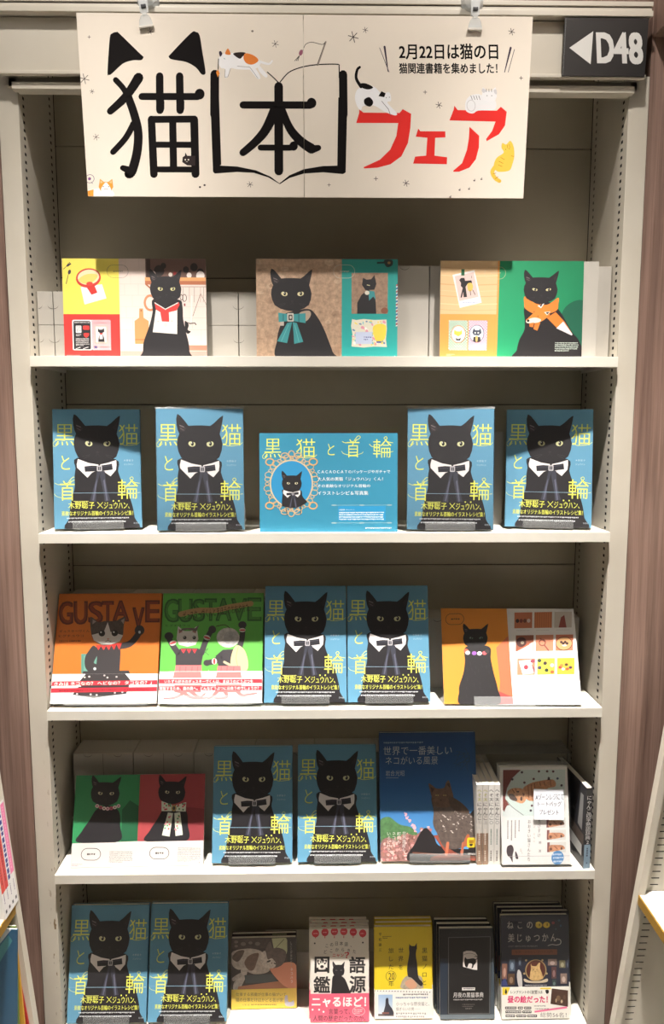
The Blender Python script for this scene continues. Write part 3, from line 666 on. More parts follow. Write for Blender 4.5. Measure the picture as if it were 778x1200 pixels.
def art_fox(A):
    A.full((238, 160, 80)); A.view(585, 295, 6.765)
    A.grad(5, 40, 710, 820, (24, 150, 100), (30, 160, 108), (14, 128, 84)); A.curve([(560, 400), (700, 370), (760, 600), (700, 830), (520, 830), (500, 560)], (14, 92, 68))
    A.curve([(215, 420), (222, 520), (222, 600), (185, 680), (168, 760), (165, 840), (690, 840), (680, 700), (600, 600), (520, 470), (430, 380), (280, 380)], (26, 23, 26))
    A.poly([(400, 500), (470, 455), (530, 520), (490, 585)], (224, 124, 44)); A.poly([(470, 455), (545, 530), (612, 625), (612, 642), (570, 622), (485, 582), (500, 520)], (224, 124, 44)); A.poly([(535, 530), (616, 632), (610, 642), (482, 584)], (232, 220, 220))
    A.curve([(215, 330), (212, 390), (225, 430), (300, 470), (400, 470), (478, 440), (488, 390), (484, 340), (400, 395), (300, 385)], (226, 128, 48))
    cat_portrait(A, 36, 50, .72, kx=.80, body=False, eyes=(214, 204, 150), shut=.6)
    A.poly([(232, 520), (300, 455), (330, 405), (345, 392), (420, 460), (424, 480), (375, 520), (330, 545), (250, 545)], (230, 132, 50)); A.poly([(320, 405), (375, 385), (350, 425)], (240, 236, 232)); A.poly([(335, 400), (362, 390), (350, 415)], (40, 40, 70)); A.poly([(376, 456), (428, 450), (402, 480)], (240, 236, 232)); A.poly([(388, 458), (420, 455), (402, 474)], (40, 44, 40))
    A.curve([(236, 522), (300, 500), (352, 515), (335, 538), (250, 545)], (240, 224, 206)); A.ell(250, 525, 11, 11, (30, 24, 22)); A.ell(296, 455, 4, 5, (90, 50, 30)); A.ell(328, 490, 4, 5, (90, 50, 30)); A.poly([(262, 545), (300, 540), (292, 578), (262, 572)], (214, 116, 44)); A.poly([(305, 548), (350, 540), (328, 605), (296, 592)], (220, 122, 46))
    A.ticks(478, 698, 665, 5, 16, 9, (200, 214, 204), seed=4); 
    A.view(510, 295, 8.644); A.rect(45, 60, 636, 612, (228, 192, 144))
    for i, y in enumerate((130, 210, 300, 365, 420, 500, 560)): A.line([(45, y), (300, y + 12), (636, y + 2)], 5 + i % 3 * 3, ((216, 172, 122), (236, 206, 160))[i % 2], sm=True)
    A.rect(45, 608, 640, 1055, (238, 160, 80))
    A.poly([(175, 208), (398, 158), (482, 490), (258, 545)], (240, 236, 232)); A.poly([(198, 222), (390, 180), (448, 430), (252, 475)], (226, 196, 190)); A.rect(264, 150, 298, 215, (30, 100, 60))
    A.poly([(245, 262), (262, 240), (298, 238), (306, 268), (370, 262), (378, 290), (330, 300), (312, 330), (330, 432), (296, 436), (288, 380), (276, 440), (262, 438), (282, 340), (262, 320), (264, 290)], BLK); A.curve([(330, 300), (372, 290), (388, 330), (372, 370), (340, 365)], (228, 190, 96)); A.line([(360, 365), (366, 415)], 6, BLK); A.line([(385, 360), (412, 408)], 6, BLK); A.line([(370, 218), (372, 240)], 4, BLK); A.ticks(288, 485, 440, 1, 9, 9, (150, 170, 214), seed=2, last=1)
    checks(A, 150, 672, 345, 980, 14, 22, (236, 240, 230), (60, 140, 104)); checks(A, 355, 672, 548, 980, 14, 22, (248, 228, 234), (230, 124, 160))
    A.ell(250, 815, 78, 92, (206, 130, 70), 28); A.ell(250, 815, 70, 84, (244, 242, 236), 28); A.ell(440, 808, 78, 92, (90, 110, 140), 28); A.ell(440, 808, 70, 84, (236, 242, 248), 28)
    A.poly([(208, 770), (232, 786), (268, 786), (284, 768), (290, 810), (250, 838), (205, 812)], (236, 206, 84)); A.poly([(222, 850), (250, 866), (280, 850), (270, 880), (230, 880)], (40, 50, 60)); A.poly([(408, 750), (424, 772), (462, 772), (478, 752), (490, 800), (462, 826), (410, 822), (394, 796)], (60, 70, 88)); A.ell(424, 800, 9, 9, (235, 235, 230)); A.ell(456, 800, 9, 9, (235, 235, 230)); A.poly([(408, 840), (476, 840), (486, 890), (440, 900), (404, 885)], (60, 56, 60)); A.curve([(430, 835), (452, 835), (448, 890), (432, 885)], (228, 190, 110))
    A.ticks(215, 932, 285, 1, 9, 12, (230, 230, 230), seed=2, last=1); A.ticks(415, 932, 470, 1, 9, 12, (245, 225, 232), seed=2, last=1); pill(A, 502, 125, 718, 248, (214, 196, 160), 3); A.ticks(130, 1020, 215, 2, 12, 8, (250, 224, 180), seed=7)

def art_info(A):
    B = (50, 138, 170); A.full(B); A.view(300, 500, 4.576)
    swash_title(A, [('黒', (38, 62, 128, 164)), ('猫', (210, 62, 314, 164)), ('と', (382, 90, 420, 152)), ('首', (486, 66, 556, 164)), ('輪', (630, 66, 730, 166))], 5)
    T = (206, 176, 132)
    cx, cy = 185, 305
    for i in range(36):
        a = 2 * pi * i / 36; x, y = cx + 132 * cos(a), cy + 142 * sin(a); r = 10 + 5 * (i % 3)
        A.ring(x, y, r, r * .8, 4, T, 10)
    for sx in (-1, 1):
        for sy in (-1, 1): A.ring(cx + sx * 118, cy + sy * 118, 22, 18, 7, (214, 168, 110), 14); A.ring(cx + sx * 36, cy + sy * 152, 20, 14, 5, T, 14)
    A.ring(cx, cy - 160, 16, 18, 5, T, 12); A.ring(cx, cy + 160, 16, 18, 5, T, 12)
    A.ell(cx, cy, 118, 130, (206, 190, 156), 40); A.ell(cx, cy, 111, 123, (42, 140, 190), 40)
    q = A.n
    cat_portrait(A, 66, 205, .31, kx=.318, collar=bow_collar, eyes=(214, 208, 170), bodypts=[(235, 420), (222, 500), (214, 600), (212, 700), (230, 715), (380, 742), (520, 715), (640, 640), (600, 590), (560, 530), (522, 430)])
    W_ = (238, 244, 246)
    A.text('ＣＡＣＡＯＣＡＴのパッケージやガチャで', (328, 232, 724, 250), W_, .006); A.text('大人気の黒猫「ジュウハン」くん！', (328, 270, 684, 290), W_, .006)
    A.text('その素敵なオリジナル首輪の', (328, 308, 615, 326), W_, .006)
    A.view(300, 560, 4.576); A.text('イラストレシピ＆写真集', (328, 70, 604, 92), W_, .008)
    A.rect(440, 152, 700, 232, (40, 146, 196))
    for y in (147, 243):
        A.line([(405, y), (735, y)], 2, (150, 190, 200), cap=False)
        for x in (418, 570, 720): A.ell(x, y, 16, 4, (150, 180, 186), 8)
    A.text('応募期間・キャンペーン', (446, 168, 530, 176), W_); A.ticks(446, 184, 690, 4, 12, 7, W_, seed=3, last=1); A.ticks(590, 268, 735, 1, 9, 7, W_, seed=8, last=1)

def art_orange(A):
    A.full((238, 236, 234)); A.view(510, 710, 7.78)
    A.poly([(40, 30), (650, 40), (720, 890), (80, 890)], (226, 142, 44)); A.poly([(560, 400), (668, 300), (722, 890), (585, 890), (600, 700)], (206, 108, 72)); A.poly([(590, 780), (716, 830), (722, 890), (585, 890)], (176, 70, 66))
    A.curve([(285, 390), (276, 520), (262, 620), (228, 720), (224, 780), (245, 890), (588, 890), (580, 760), (540, 620), (512, 500), (492, 390)], (26, 23, 26))
    rd = random.Random(5)
    for i in range(26): x, y = rd.uniform(290, 520), rd.uniform(500, 850); A.line([(x, y), (x + 4, y + 26)], 4, (40, 36, 40))
    cat_portrait(A, 118, 125, .60, kx=.66, body=False, eyes=(96, 128, 110), shut=.5)
    for x, y, c in ((285, 425, (214, 96, 70)), (300, 442, (232, 226, 222)), (360, 447, (150, 90, 180)), (408, 450, (240, 236, 234)), (455, 447, (214, 90, 96)), (478, 432, (60, 50, 50))): A.ell(x, y, 22, 18, c, 14)
    A.ell(412, 452, 8, 6, (40, 36, 36)); pill(A, 95, 92, 262, 190, (70, 56, 30), 4)
    A.view(595, 710, 7.78); X = lambda r, c: (62 + r * 16 + c * 182, 90 + r * 205)
    pal = [[(190, 112, 76), (200, 122, 74), (206, 196, 186)], [(150, 84, 60), (212, 136, 104), (214, 126, 92)], [(214, 136, 104), (236, 222, 74), (234, 178, 60)]]
    for r in range(3):
        for c in range(3):
            x, y = X(r, c); h = 142; A.rect(x, y, x + 162 - c * 2, y + h, pal[r][c])
            rd = random.Random(r * 3 + c)
            if (r, c) == (0, 0): [A.ell(x + 28 + 34 * i, y + 76, 16, 18, ((50, 26, 26), (120, 50, 44), (110, 60, 44), (214, 200, 196))[i], 12) for i in range(4)]
            if (r, c) == (0, 1): [A.line([(x + 20 * i + 8, y), (x + 20 * i + 8, y + h)], 5, (176, 100, 58), cap=False) for i in range(8)]
            if (r, c) == (0, 2): A.poly([(x + 40, y + h), (x + 60, y + 50), (x + 90, y + 30), (x + 112, y + h)], (150, 66, 56))
            if (r, c) == (1, 0): A.ell(x + 50, y + 60, 46, 44, (70, 32, 28)); A.poly([(x + 10, y + h), (x + 90, y + 95), (x + 158, y + 60), (x + 158, y + h)], (214, 206, 200)); A.line([(x + 20, y + 132), (x + 120, y + 80)], 10, (196, 96, 60)); A.ell(x + 60, y + 66, 16, 14, (150, 140, 120))
            if (r, c) == (1, 1): A.ring(x + 60, y + 68, 28, 26, 9, (120, 60, 46)); A.line([(x + 78, y + 90), (x + 118, y + 138)], 11, (130, 66, 60)); A.line([(x + 40, y + 30), (x + 80, y + 60)], 8, (150, 84, 66))
            if (r, c) == (1, 2): A.ell(x + 76, y + 80, 76, 62, (90, 52, 34), 28); A.ell(x + 76, y + 78, 70, 56, (214, 164, 110), 28); [A.ell(x + 50 + 18 * i, y + 66 + 12 * (i % 2), 12, 12, (60, 30, 28), 10) for i in range(4)]; A.ell(x + 80, y + 96, 22, 7, (236, 230, 226))
            if (r, c) == (2, 0): A.poly([(x + 12, y + 20), (x + 130, y + 10), (x + 150, y + 130), (x + 50, y + 138)], (238, 236, 240)); A.ell(x + 80, y + 76, 20, 20, (206, 62, 76)); A.ell(x + 140, y + 24, 22, 14, (150, 60, 80)); A.poly([(x + 130, y + 50), (x + 162, y + 90), (x + 162, y + 130), (x + 140, y + 90)], (150, 76, 76))
            if (r, c) == (2, 1):
                for i, (a, b, q) in enumerate(((20, 20, (60, 66, 60)), (72, 44, (56, 46, 56)), (22, 82, (70, 66, 96)), (86, 104, (40, 56, 40)), (136, 62, (226, 226, 222)), (138, 120, (222, 96, 50)))): A.ell(x + a, y + b, 18, 16, q, 12)
            if (r, c) == (2, 2): [A.ell(x + 76 + 48 * cos(a), y + 78 + 20 * sin(a), 16, 12, q, 12) for a, q in ((3, (170, 60, 60)), (2, (226, 220, 214)), (1.2, (214, 90, 50)), (.3, (70, 50, 90)), (-1.4, (80, 60, 40)), (-2.4, (214, 130, 60)))]
            A.ticks(x + 20, y + h + 18, x + 140, 1, 9, 6, (206, 202, 200), seed=r * 3 + c, last=1)
    A.ticks(370, 778, 640, 5, 14, 7, (196, 192, 190), seed=4); pill(A, 120, 690, 270, 745, (206, 202, 200), 2)

def art_duo(A):
    A.full((208, 205, 202)); A.view(40, 850, 2.593); W_ = (208, 205, 202)
    A.poly([(100, 140), (312, 130), (314, 348), (100, 358)], (44, 138, 84)); A.poly([(258, 250), (280, 220), (313, 240), (314, 346), (262, 350)], (26, 92, 58)); A.poly([(306, 136), (520, 120), (524, 345), (312, 348)], (164, 66, 70)); A.curve([(430, 250), (490, 240), (530, 260), (526, 346), (450, 348)], (138, 52, 58))
    for ox, hx in ((0, 0), (208, -6)):
        A.curve([(180 + ox, 250 + hx), (160 + ox, 285 + hx), (140 + ox, 320 + hx), (130 + ox, 354 + hx), (262 + ox - 8, 350 + hx), (262 + ox - 6, 300 + hx), (248 + ox, 255 + hx), (215 + ox, 238)], BLK)
    cat_portrait(A, 102, 118, .26, kx=.262, body=False, eyes=(196, 190, 150)); cat_portrait(A, 314, 112, .252, kx=.248, body=False, eyes=(196, 190, 150))
    for i in range(7): x = 180 + i * 11; A.ell(x, 240 + 8 * sin(i * .55), 6, 6, ((226, 190, 200), (190, 90, 110), (230, 220, 214))[i % 3], 10); A.ell(x, 240 + 8 * sin(i * .55), 2.5, 2.5, (120, 50, 80), 8)
    L = (214, 224, 206)
    for p in ([(378, 220), (412, 232), (412, 252), (380, 252)], [(424, 232), (455, 222), (455, 252), (424, 252)], [(400, 256), (416, 258), (410, 332), (386, 328)], [(420, 258), (438, 254), (450, 326), (428, 330)]): A.poly(p, L)
    rd = random.Random(9)
    for a, b, c, d in ((382, 226, 408, 248), (428, 228, 452, 248), (392, 262, 410, 324), (424, 262, 442, 322)):
        for i in range(9): A.ell(rd.uniform(a, c), rd.uniform(b, d), 3, 3, rd.choice([(206, 70, 90), (90, 160, 110), (224, 130, 150), (70, 130, 90)]), 7)
    A.ell(418, 242, 8, 10, (170, 150, 90)); A.ell(418, 242, 4, 6, (60, 60, 60))
    A.poly([(95, 358), (525, 342), (530, 440), (95, 440)], W_)
    pill(A, 144, 372, 203, 408, (70, 66, 64), 2); pill(A, 352, 366, 411, 402, (70, 66, 64), 2); A.ticks(230, 380, 300, 7, 5.2, 3.2, (140, 136, 132), seed=1); A.ticks(438, 366, 508, 9, 5, 3.2, (140, 136, 132), seed=2); A.ticks(118, 420, 150, 2, 4, 2.6, (206, 140, 150), seed=3); A.ell(505, 412, 1.6, 1.6, (90, 90, 90), 8)
#PART4
def simple_cat_head(A, x, y, r, col, ear=None, lines=(70, 60, 56)):
    A.poly([(x - r, y + r * .1), (x - r * .85, y - r * 1.05), (x - r * .3, y - r * .62), (x + r * .3, y - r * .62), (x + r * .85, y - r * 1.05), (x + r, y + r * .1), (x + r * .75, y + r * .6), (x, y + r * .78), (x - r * .75, y + r * .6)], col)
    if ear: A.poly([(x - r * .78, y - r * .4), (x - r * .8, y - r * .85), (x - r * .42, y - r * .55)], ear); A.poly([(x + r * .78, y - r * .4), (x + r * .8, y - r * .85), (x + r * .42, y - r * .55)], ear)

def art_banner(A):
    P_ = (226, 217, 204); K = (14, 10, 10); RED = (216, 48, 44); A.full(P_)
    A.view(80, 20, 4.322)
    R_ = lambda pts: A.poly(pts, K)
    A.curve([(215, 106), (235, 100), (252, 108), (360, 205), (374, 218), (362, 233), (320, 234), (270, 250), (215, 298), (200, 303), (193, 290), (202, 130)], K, n=4)
    A.curve([(612, 106), (640, 100), (658, 116), (672, 190), (688, 280), (686, 300), (668, 300), (640, 268), (590, 242), (520, 230), (503, 218), (512, 203)], K, n=4)
    A.line([(235, 328), (275, 370), (310, 430), (325, 475)], 28, K, 30, sm=True); A.line([(350, 318), (290, 405), (210, 480)], 50, K, 34, sm=True)
    A.line([(457, 310), (460, 475)], 38, K); A.line([(558, 310), (562, 475)], 38, K); A.line([(368, 408), (650, 408)], 34, K); A.ell(660, 396, 25, 26, K)
    A.star(408, 96, 16); A.star(98, 123, 8, k=2, rot=0); A.star(77, 323, 26, w=3); A.star(117, 384, 12)
    A.view(80, 120, 4.322)
    A.line([(300, -20), (330, 60), (352, 150), (348, 250), (325, 345), (310, 360)], 40, K, 48, sm=True); A.line([(278, 330), (318, 345)], 28, K, 40); A.line([(270, 0), (212, 52)], 34, K, 26); A.line([(328, 110), (290, 180), (228, 250)], 32, K, 30, sm=True)
    A.line([(463, 0), (463, 36)], 38, K); A.line([(564, 0), (564, 36)], 38, K)
    A.line([(418, 88), (434, 362)], 38, K); A.line([(633, 88), (642, 360)], 40, K); A.line([(420, 88), (633, 86)], 34, K, cap=False); A.line([(428, 213), (640, 213)], 30, K, cap=False); A.line([(436, 337), (640, 337)], 30, K, cap=False); A.line([(525, 90), (532, 337)], 36, K, cap=False)
    A.poly([(590, 252), (600, 268), (640, 268), (640, 318), (600, 316), (575, 300), (577, 275), (588, 268)], (46, 38, 38)); 
    for x in (590, 606): A.ell(x, 288, 4, 4, P_, 8)
    A.line([(594, 298), (602, 298)], 2, P_)
    A.star(142, 176, 17); A.ell(665, 426, 6, 5, (70, 60, 60), 8); A.ell(688, 416, 6, 5, (70, 60, 60), 8)
    OR = (232, 152, 62); WH = (246, 243, 238)
    A.ring(115, 386, 21, 21, 2.5, (90, 80, 110)); A.ell(113, 386, 8, 8, (120, 80, 130), 10); A.line([(122, 404), (130, 410)], 2.5, (90, 80, 110))
    A.curve([(98, 475), (102, 446), (150, 436), (200, 436), (228, 446), (230, 475)], WH, n=3); A.poly([(98, 475), (100, 450), (135, 440), (135, 475)], OR); A.line([(112, 448), (116, 470)], 3, (190, 110, 40)); simple_cat_head(A, 196, 424, 36, OR, (250, 190, 140)); A.curve([(190, 408), (202, 408), (222, 440), (210, 452), (182, 452), (172, 438)], WH); A.ell(183, 426, 3, 3, K, 8); A.ell(209, 426, 3, 3, K, 8); A.line([(186, 440), (196, 436), (206, 440)], 2.2, (120, 70, 40))
    # the open book around the second character
    A.view(240, 20, 4.095)
    A.line([(42, 285), (42, 470)], 42, K); A.line([(660, 285), (660, 470)], 40, K)
    A.line([(295, 275), (325, 300), (348, 322)], 5, K, sm=True); A.line([(356, 320), (400, 275), (470, 250), (545, 240), (632, 239), (641, 250), (641, 300)], 5, K, cap=False, sm=True)
    A.line([(349, 340), (349, 480)], 42, K); A.line([(178, 425), (500, 425)], 34, K); A.ell(507, 415, 23, 24, K)
    A.star(333, 148, 17); A.ell(223, 91, 6, 5, (120, 110, 100), 8); A.star(711, 117, 26, w=3.5); A.star(770, 86, 14)
    A.line([(466, 178), (480, 150), (510, 140), (560, 150), (576, 138)], 2.6, K, cap=False, sm=True); A.line([(578, 138), (538, 243)], 7, (150, 140, 130)); A.line([(575, 138), (534, 243)], 2, K); A.ell(457, 187, 9, 14, (150, 90, 110), 12, 20)
    for d in (-14, -6, 2): A.line([(450, 200), (440 + d, 224)], 2.4, K)
    A.curve([(75, 195), (130, 188), (200, 190), (250, 215), (262, 238), (230, 262), (150, 262), (118, 258), (105, 296), (90, 298), (92, 262), (70, 255), (58, 225)], (238, 238, 240), n=4)
    A.curve([(205, 252), (240, 262), (262, 300), (248, 305), (225, 280)], (238, 238, 240)); A.curve([(248, 238), (280, 270), (296, 290), (285, 298), (255, 270)], (238, 238, 240)); A.line([(250, 225), (300, 238), (318, 224)], 12, (238, 238, 240), 7, sm=True)
    A.curve([(130, 192), (160, 185), (190, 188), (175, 205), (160, 214)], (48, 38, 36)); A.curve([(190, 190), (230, 200), (252, 222), (225, 240), (195, 235), (180, 212)], (222, 128, 60)); A.curve([(68, 205), (62, 185), (70, 180), (78, 192)], (48, 40, 60)); A.curve([(92, 192), (105, 168), (118, 195)], (222, 128, 60)); A.poly([(48, 275), (58, 262), (66, 282), (56, 298)], (226, 138, 60)); A.line([(60, 215), (58, 262)], 4, K)
    A.line([(118, 258), (105, 296), (90, 298), (92, 262)], 1.6, (90, 84, 84), cap=False); A.line([(150, 248), (210, 252), (240, 290), (250, 304)], 1.6, (90, 84, 84), cap=False); A.line([(85, 212), (92, 216)], 2, (60, 150, 150))
    A.view(240, 120, 4.095)
    A.poly([(21, -20), (63, -20), (75, 295), (68, 300), (150, 304), (240, 322), (310, 352), (352, 384), (400, 345), (470, 315), (560, 300), (628, 298), (636, -20), (680, -20), (668, 330), (655, 338), (560, 330), (470, 336), (400, 358), (354, 388), (300, 356), (230, 334), (150, 330), (45, 338), (36, 330)], K)
    A.line([(349, 0), (349, 325)], 42, K); A.line([(262, 214), (405, 214)], 28, K); A.ell(420, 206, 20, 22, K)
    A.line([(335, 30), (290, 125), (240, 185), (178, 238)], 50, K, 34, sm=True); A.line([(362, 30), (400, 120), (450, 180), (505, 218)], 34, K, 48, sm=True); A.line([(505, 222), (538, 214)], 40, K, 28)
    A.star(212, 390, 15); A.star(588, 390, 8, k=2, rot=0)
    A.view(400, 40, 3.2417)
    D = (66, 56, 70)
    A.text('2月22日は猫の日', (220, 52, 600, 106), K, .018); A.text('猫関連書籍を集めました！', (219, 120, 596, 157), K, .018)
    for p in ([(145, 66), (180, 152)], [(638, 152), (664, 72)]): A.line(p, 2.2, D)
    A.line([(164, 62), (176, 150)], 8, D, 3); A.line([(650, 66), (624, 152)], 8, D, 3); A.star(655, 10, 13); A.star(687, 173, 7, k=2, rot=0); A.star(317, 224, 7, k=2, rot=0); A.star(369, 271, 13)
    A.view(400, 100, 3.2417)
    A.poly([(52, 142), (64, 104), (64, 92), (80, 104), (218, 105), (230, 91), (262, 108), (258, 160), (248, 215), (222, 265), (180, 295), (130, 308), (80, 311), (78, 306), (140, 278), (180, 240), (204, 190), (212, 142)], RED)
    A.poly([(278, 192), (288, 162), (296, 172), (391, 172), (391, 194), (352, 196), (348, 262), (396, 268), (394, 294), (266, 292), (274, 266), (316, 262), (322, 196)], RED)
    A.poly([(408, 132), (425, 92), (428, 78), (440, 94), (590, 96), (606, 82), (628, 100), (620, 150), (596, 182), (548, 208), (546, 200), (570, 170), (584, 136)], RED)
    A.poly([(484, 155), (520, 188), (518, 230), (505, 275), (480, 306), (440, 322), (418, 322), (418, 318), (452, 290), (472, 240), (480, 200)], RED)
    W2 = (236, 237, 240); L = (90, 84, 88)
    A.curve([(56, 80), (48, 50), (58, 20), (90, 6), (125, 12), (150, 34), (180, 30), (186, 60), (172, 68), (206, 104), (200, 114), (160, 100), (120, 78), (80, 80), (70, 96)], W2, n=4); A.line([(72, 10), (54, -20), (58, -50), (68, -60)], 12, K, 9, sm=True)
    A.curve([(66, 0), (90, -2), (118, 12), (100, 20), (76, 14)], K); A.curve([(84, 56), (104, 48), (118, 66), (106, 82), (86, 74)], K); A.poly([(138, 44), (150, 26), (166, 34), (160, 48)], K); A.ell(168, 50, 1.8, 1.8, K, 6); A.ell(180, 48, 1.8, 1.8, K, 6)
    A.line([(150, 62), (176, 92), (184, 116)], 1.8, L, cap=False)
    A.curve([(470, 92), (472, 62), (490, 42), (520, 36), (540, 42), (560, 40), (586, 60), (582, 92), (520, 96), (500, 106), (482, 104)], (226, 226, 228), n=4); simple_cat_head(A, 563, 42, 29, (228, 228, 230)); 
    for x in (492, 502, 512, 522): A.line([(x, 42), (x + 5, 56)], 2, L)
    for x in (552, 562, 572): A.line([(x, 18), (x, 28)], 2, L)
    A.ell(554, 42, 1.8, 1.8, K, 6); A.ell(572, 42, 1.8, 1.8, K, 6); A.ring(492, 78, 16, 20, 1.5, (170, 168, 170)); A.curve([(534, 24), (540, 16), (550, 24), (542, 32)], (200, 198, 202)); A.curve([(580, 22), (590, 20), (592, 36), (584, 34)], (200, 198, 202))
    Y = (234, 192, 78)
    A.curve([(612, 250), (604, 232), (608, 214), (622, 220), (638, 206), (650, 226), (652, 262), (644, 292), (632, 316), (600, 322), (582, 318), (572, 300), (584, 270)], Y, n=4); A.line([(580, 300), (566, 322), (576, 345), (592, 356)], 15, Y, 15, sm=True)
    for a, b in (((600, 268), (614, 276)), ((592, 282), (608, 290)), ((590, 296), (604, 302)), ((626, 222), (628, 234)), ((634, 220), (636, 232)), ((640, 262), (650, 264)), ((568, 330), (580, 326)), ((576, 348), (588, 340))): A.line([a, b], 2, (180, 130, 40))
    A.ell(620, 238, 1.6, 1.6, (90, 60, 30), 6); A.ell(634, 236, 1.6, 1.6, (90, 60, 30), 6)
    A.star(124, 349, 8, k=2, rot=0); A.star(238, 366, 13)
    for x, y in ((497, 355), (524, 350), (440, 391), (476, 387), (404, 418)): A.ell(x, y, 4, 3, (90, 80, 80), 8); A.ell(x + 2, y - 5, 2, 1.5, (90, 80, 80), 6)

# ------------------------------------------------------------------ header things: banner, clips, section sign
def banner():
    W, H = .710, .2660; t = thing('banner', 'cream paper banner lettered in black and red with cats, hung from header', 'banner'); place(t, -.0275, -.0330, 1.866, 0, -5.5)
    for a, b in ((0, .4945), (.4945, 1)):
        mb = MB(); x0, x1 = (a - .5) * W + (.0004 if a else 0), (b - .5) * W - (0 if a else .0004); dy = -.0004 if a == 0 else 0
        mb.box(x0, x1, dy, dy + .0010, 0, H, M_PAPER, (226, 217, 204)); A = Art(W, H, (87, 22), (628, 27), (105, 230), (610, 230), clip=(a + (.0006 if a else 0), b - (0 if a else .0006), 0, 1), m=M_PAPER); art_banner(A); A.into(mb, dy); mb.build('paper_sheet', t, recalc=False)
banner()

def clip(label, x, rz):
    t = thing('clip', label, 'clip', (x, -.0525, 2.1290), (0, 0, 0), group='clear clips holding the banner'); t.scale = (1.25, 1, 1.25)
    mb = MB(); bm = bmesh.new(); bmesh.ops.create_cone(bm, segments=24, radius1=.0150, radius2=.0105, depth=.006, cap_ends=True); bm.transform(Matrix.Translation((0, .0195, .0300)) @ Matrix.Rotation(RD(90), 4, 'X')); mb.bm(bm, M_FROST)
    mb.build('suction_pad', t)
    mb = MB(); M = Matrix.Rotation(RD(rz), 4, 'Y')
    mb.prism([(-.0050, .0020), (.0050, .0020), (.0060, .0260), (.0085, .0420), (.0060, .0500), (-.0060, .0500), (-.0085, .0420), (-.0060, .0260)], -.0070, -.0030, M_FROST); o = mb.build('arm', t); o.rotation_euler = (0, RD(rz), 0)
    mb = MB(); mb.prism([(-.0090, -.0140), (.0090, -.0140), (.0072, -.0060), (.0045, -.0010), (-.0045, -.0010), (-.0072, -.0060)], -.0075, -.0050, M_FROST); mb.box(-.0092, .0092, -.0085, -.0045, -.0155, -.0128, M_CARD, bev=.0006); mb.box(-.0090, .0090, .0050, .0064, -.0150, .0000, M_FROST); mb.box(-.0030, .0030, -.0080, .0060, -.0010, .0015, M_FROST); o = mb.build('jaw', t); o.rotation_euler = (0, RD(rz), 0)
    mb = MB(); mb.box(-.0032, .0032, -.0088, -.0062, .0070, .0115, M_METAL, bev=.0008); o = mb.build('spring', t); o.rotation_euler = (0, RD(rz), 0)
clip('clear plastic clip tilted on the banner above the first big black character', -.2770, -7); clip('clear plastic clip hanging straight near the banner right end', .2370, 0)

def art_sign(A):
    A.full((22, 19, 18)); A.view(640, 0, 5.638); W_ = (222, 222, 218)
    A.poly([(152, 321), (316, 214), (290, 426)], W_); s0 = A.n
    A.text('D', (340, 228, 444, 412), W_, .026); A.text('4', (454, 226, 540, 412), W_, .026); A.text('8', (555, 226, 636, 418), W_, .026)
t = thing('section_sign', 'black section sign reading D48 with white left arrow', 'sign'); place(t, .4540, -.0250, 2.0590, 0, -4)
mb = MB(); mb.box(-.0675, .0675, .0, .003, 0, .0850, M_P, (22, 19, 18), bev=.0005); A = Art(.135, .0850, (663, 23), (763, 23), (657, 89), (754.5, 89)); art_sign(A); A.into(mb); mb.build('plate', t, recalc=False)
mb = MB(); mb.box(-.0668, -.0655, -.0012, .0034, 0, .0850, M_CLEAR); mb.build('edge_guide', t)

# ------------------------------------------------------------------ white cartons behind the books
def carton(label, x0, x1, y0, y1, z0, z1, notch='top', nn=1, seam=True, group='white cartons lining the shelves behind the books'):
    t = thing('carton', label, 'box', ((x0 + x1) / 2, y0, z0), group=group); w = (x1 - x0) / 2 - .0008; d = y1 - y0; h = z1 - z0 - .0006
    mb = MB(); mb.box(-w, w, 0, d, 0, h, M_CARD, bev=.0010)
    if nn == 2: mb.box(-.0003, .0003, -.0002, .001, .001, h - .001, M_LINE)
    mb.build('carton_body', t)
    cxs = [0] if nn == 1 else [-w / 2, w / 2]
    if notch == 'ends': cxs = [-w, w]
    for cx in cxs:
        mb = MB(); r = .0085; n = 12; P = []
        for i in range(n + 1):
            a = pi + pi * i / n; zc = h if notch == 'top' else h * .60
            X = cx + r * cos(a)
            if notch == 'ends' and ((cx < 0 and X < cx) or (cx > 0 and X > cx)): continue
            P.append((X, zc + r * .75 * sin(a)))
        for i in range(len(P) - 1):
            (a, b), (c, d_) = P[i], P[i + 1]; mb.face([(a, -.0002, b), (c, -.0002, d_), (c, -.0002, d_ - .0008), (a, -.0002, b - .0008)], M_LINE)
        mb.build('thumb_notch', t, recalc=True)
    return t
S1, S2, S3, S4, S5 = SH
XS = [-.4990, -.4710, -.3100, -.1490, .010]
for r in range(2):
    for i in range(4):
        pos = ['at the left wall', 'behind its yellow square', 'behind the kitchen cat', 'between the kitchen and plush panels'][i]
        carton('white carton in the %s row on the top shelf, %s' % (['lower', 'upper'][r], pos), XS[i], XS[i+1], .036, .160, S1 + r * .0575, S1 + .0575 * (r + 1), 'ends')
XS = [.012, .098, .1855, .345, .5060]
for i in range(4): carton('tall white carton on the top shelf, %s' % ['behind the middle of the plush panel', 'between the plush and fox panels', 'behind the fox panel middle', 'touching the right wall'][i], XS[i], XS[i+1], .036, .160, S1, S1 + .160, 'top')
carton('white carton behind the two right-hand blue books on the second shelf', .262, .338, .092, .160, S2, S2 + .175)
for i in range(4): carton('white carton at the back of the third shelf, %s' % ['at the left wall', 'behind the orange book', 'behind the green book', 'behind the left blue cat book'][i], -.494 + .119 * i, -.494 + .119 * (i + 1), .096, .164, S3, S3 + .184, 'top', 2)
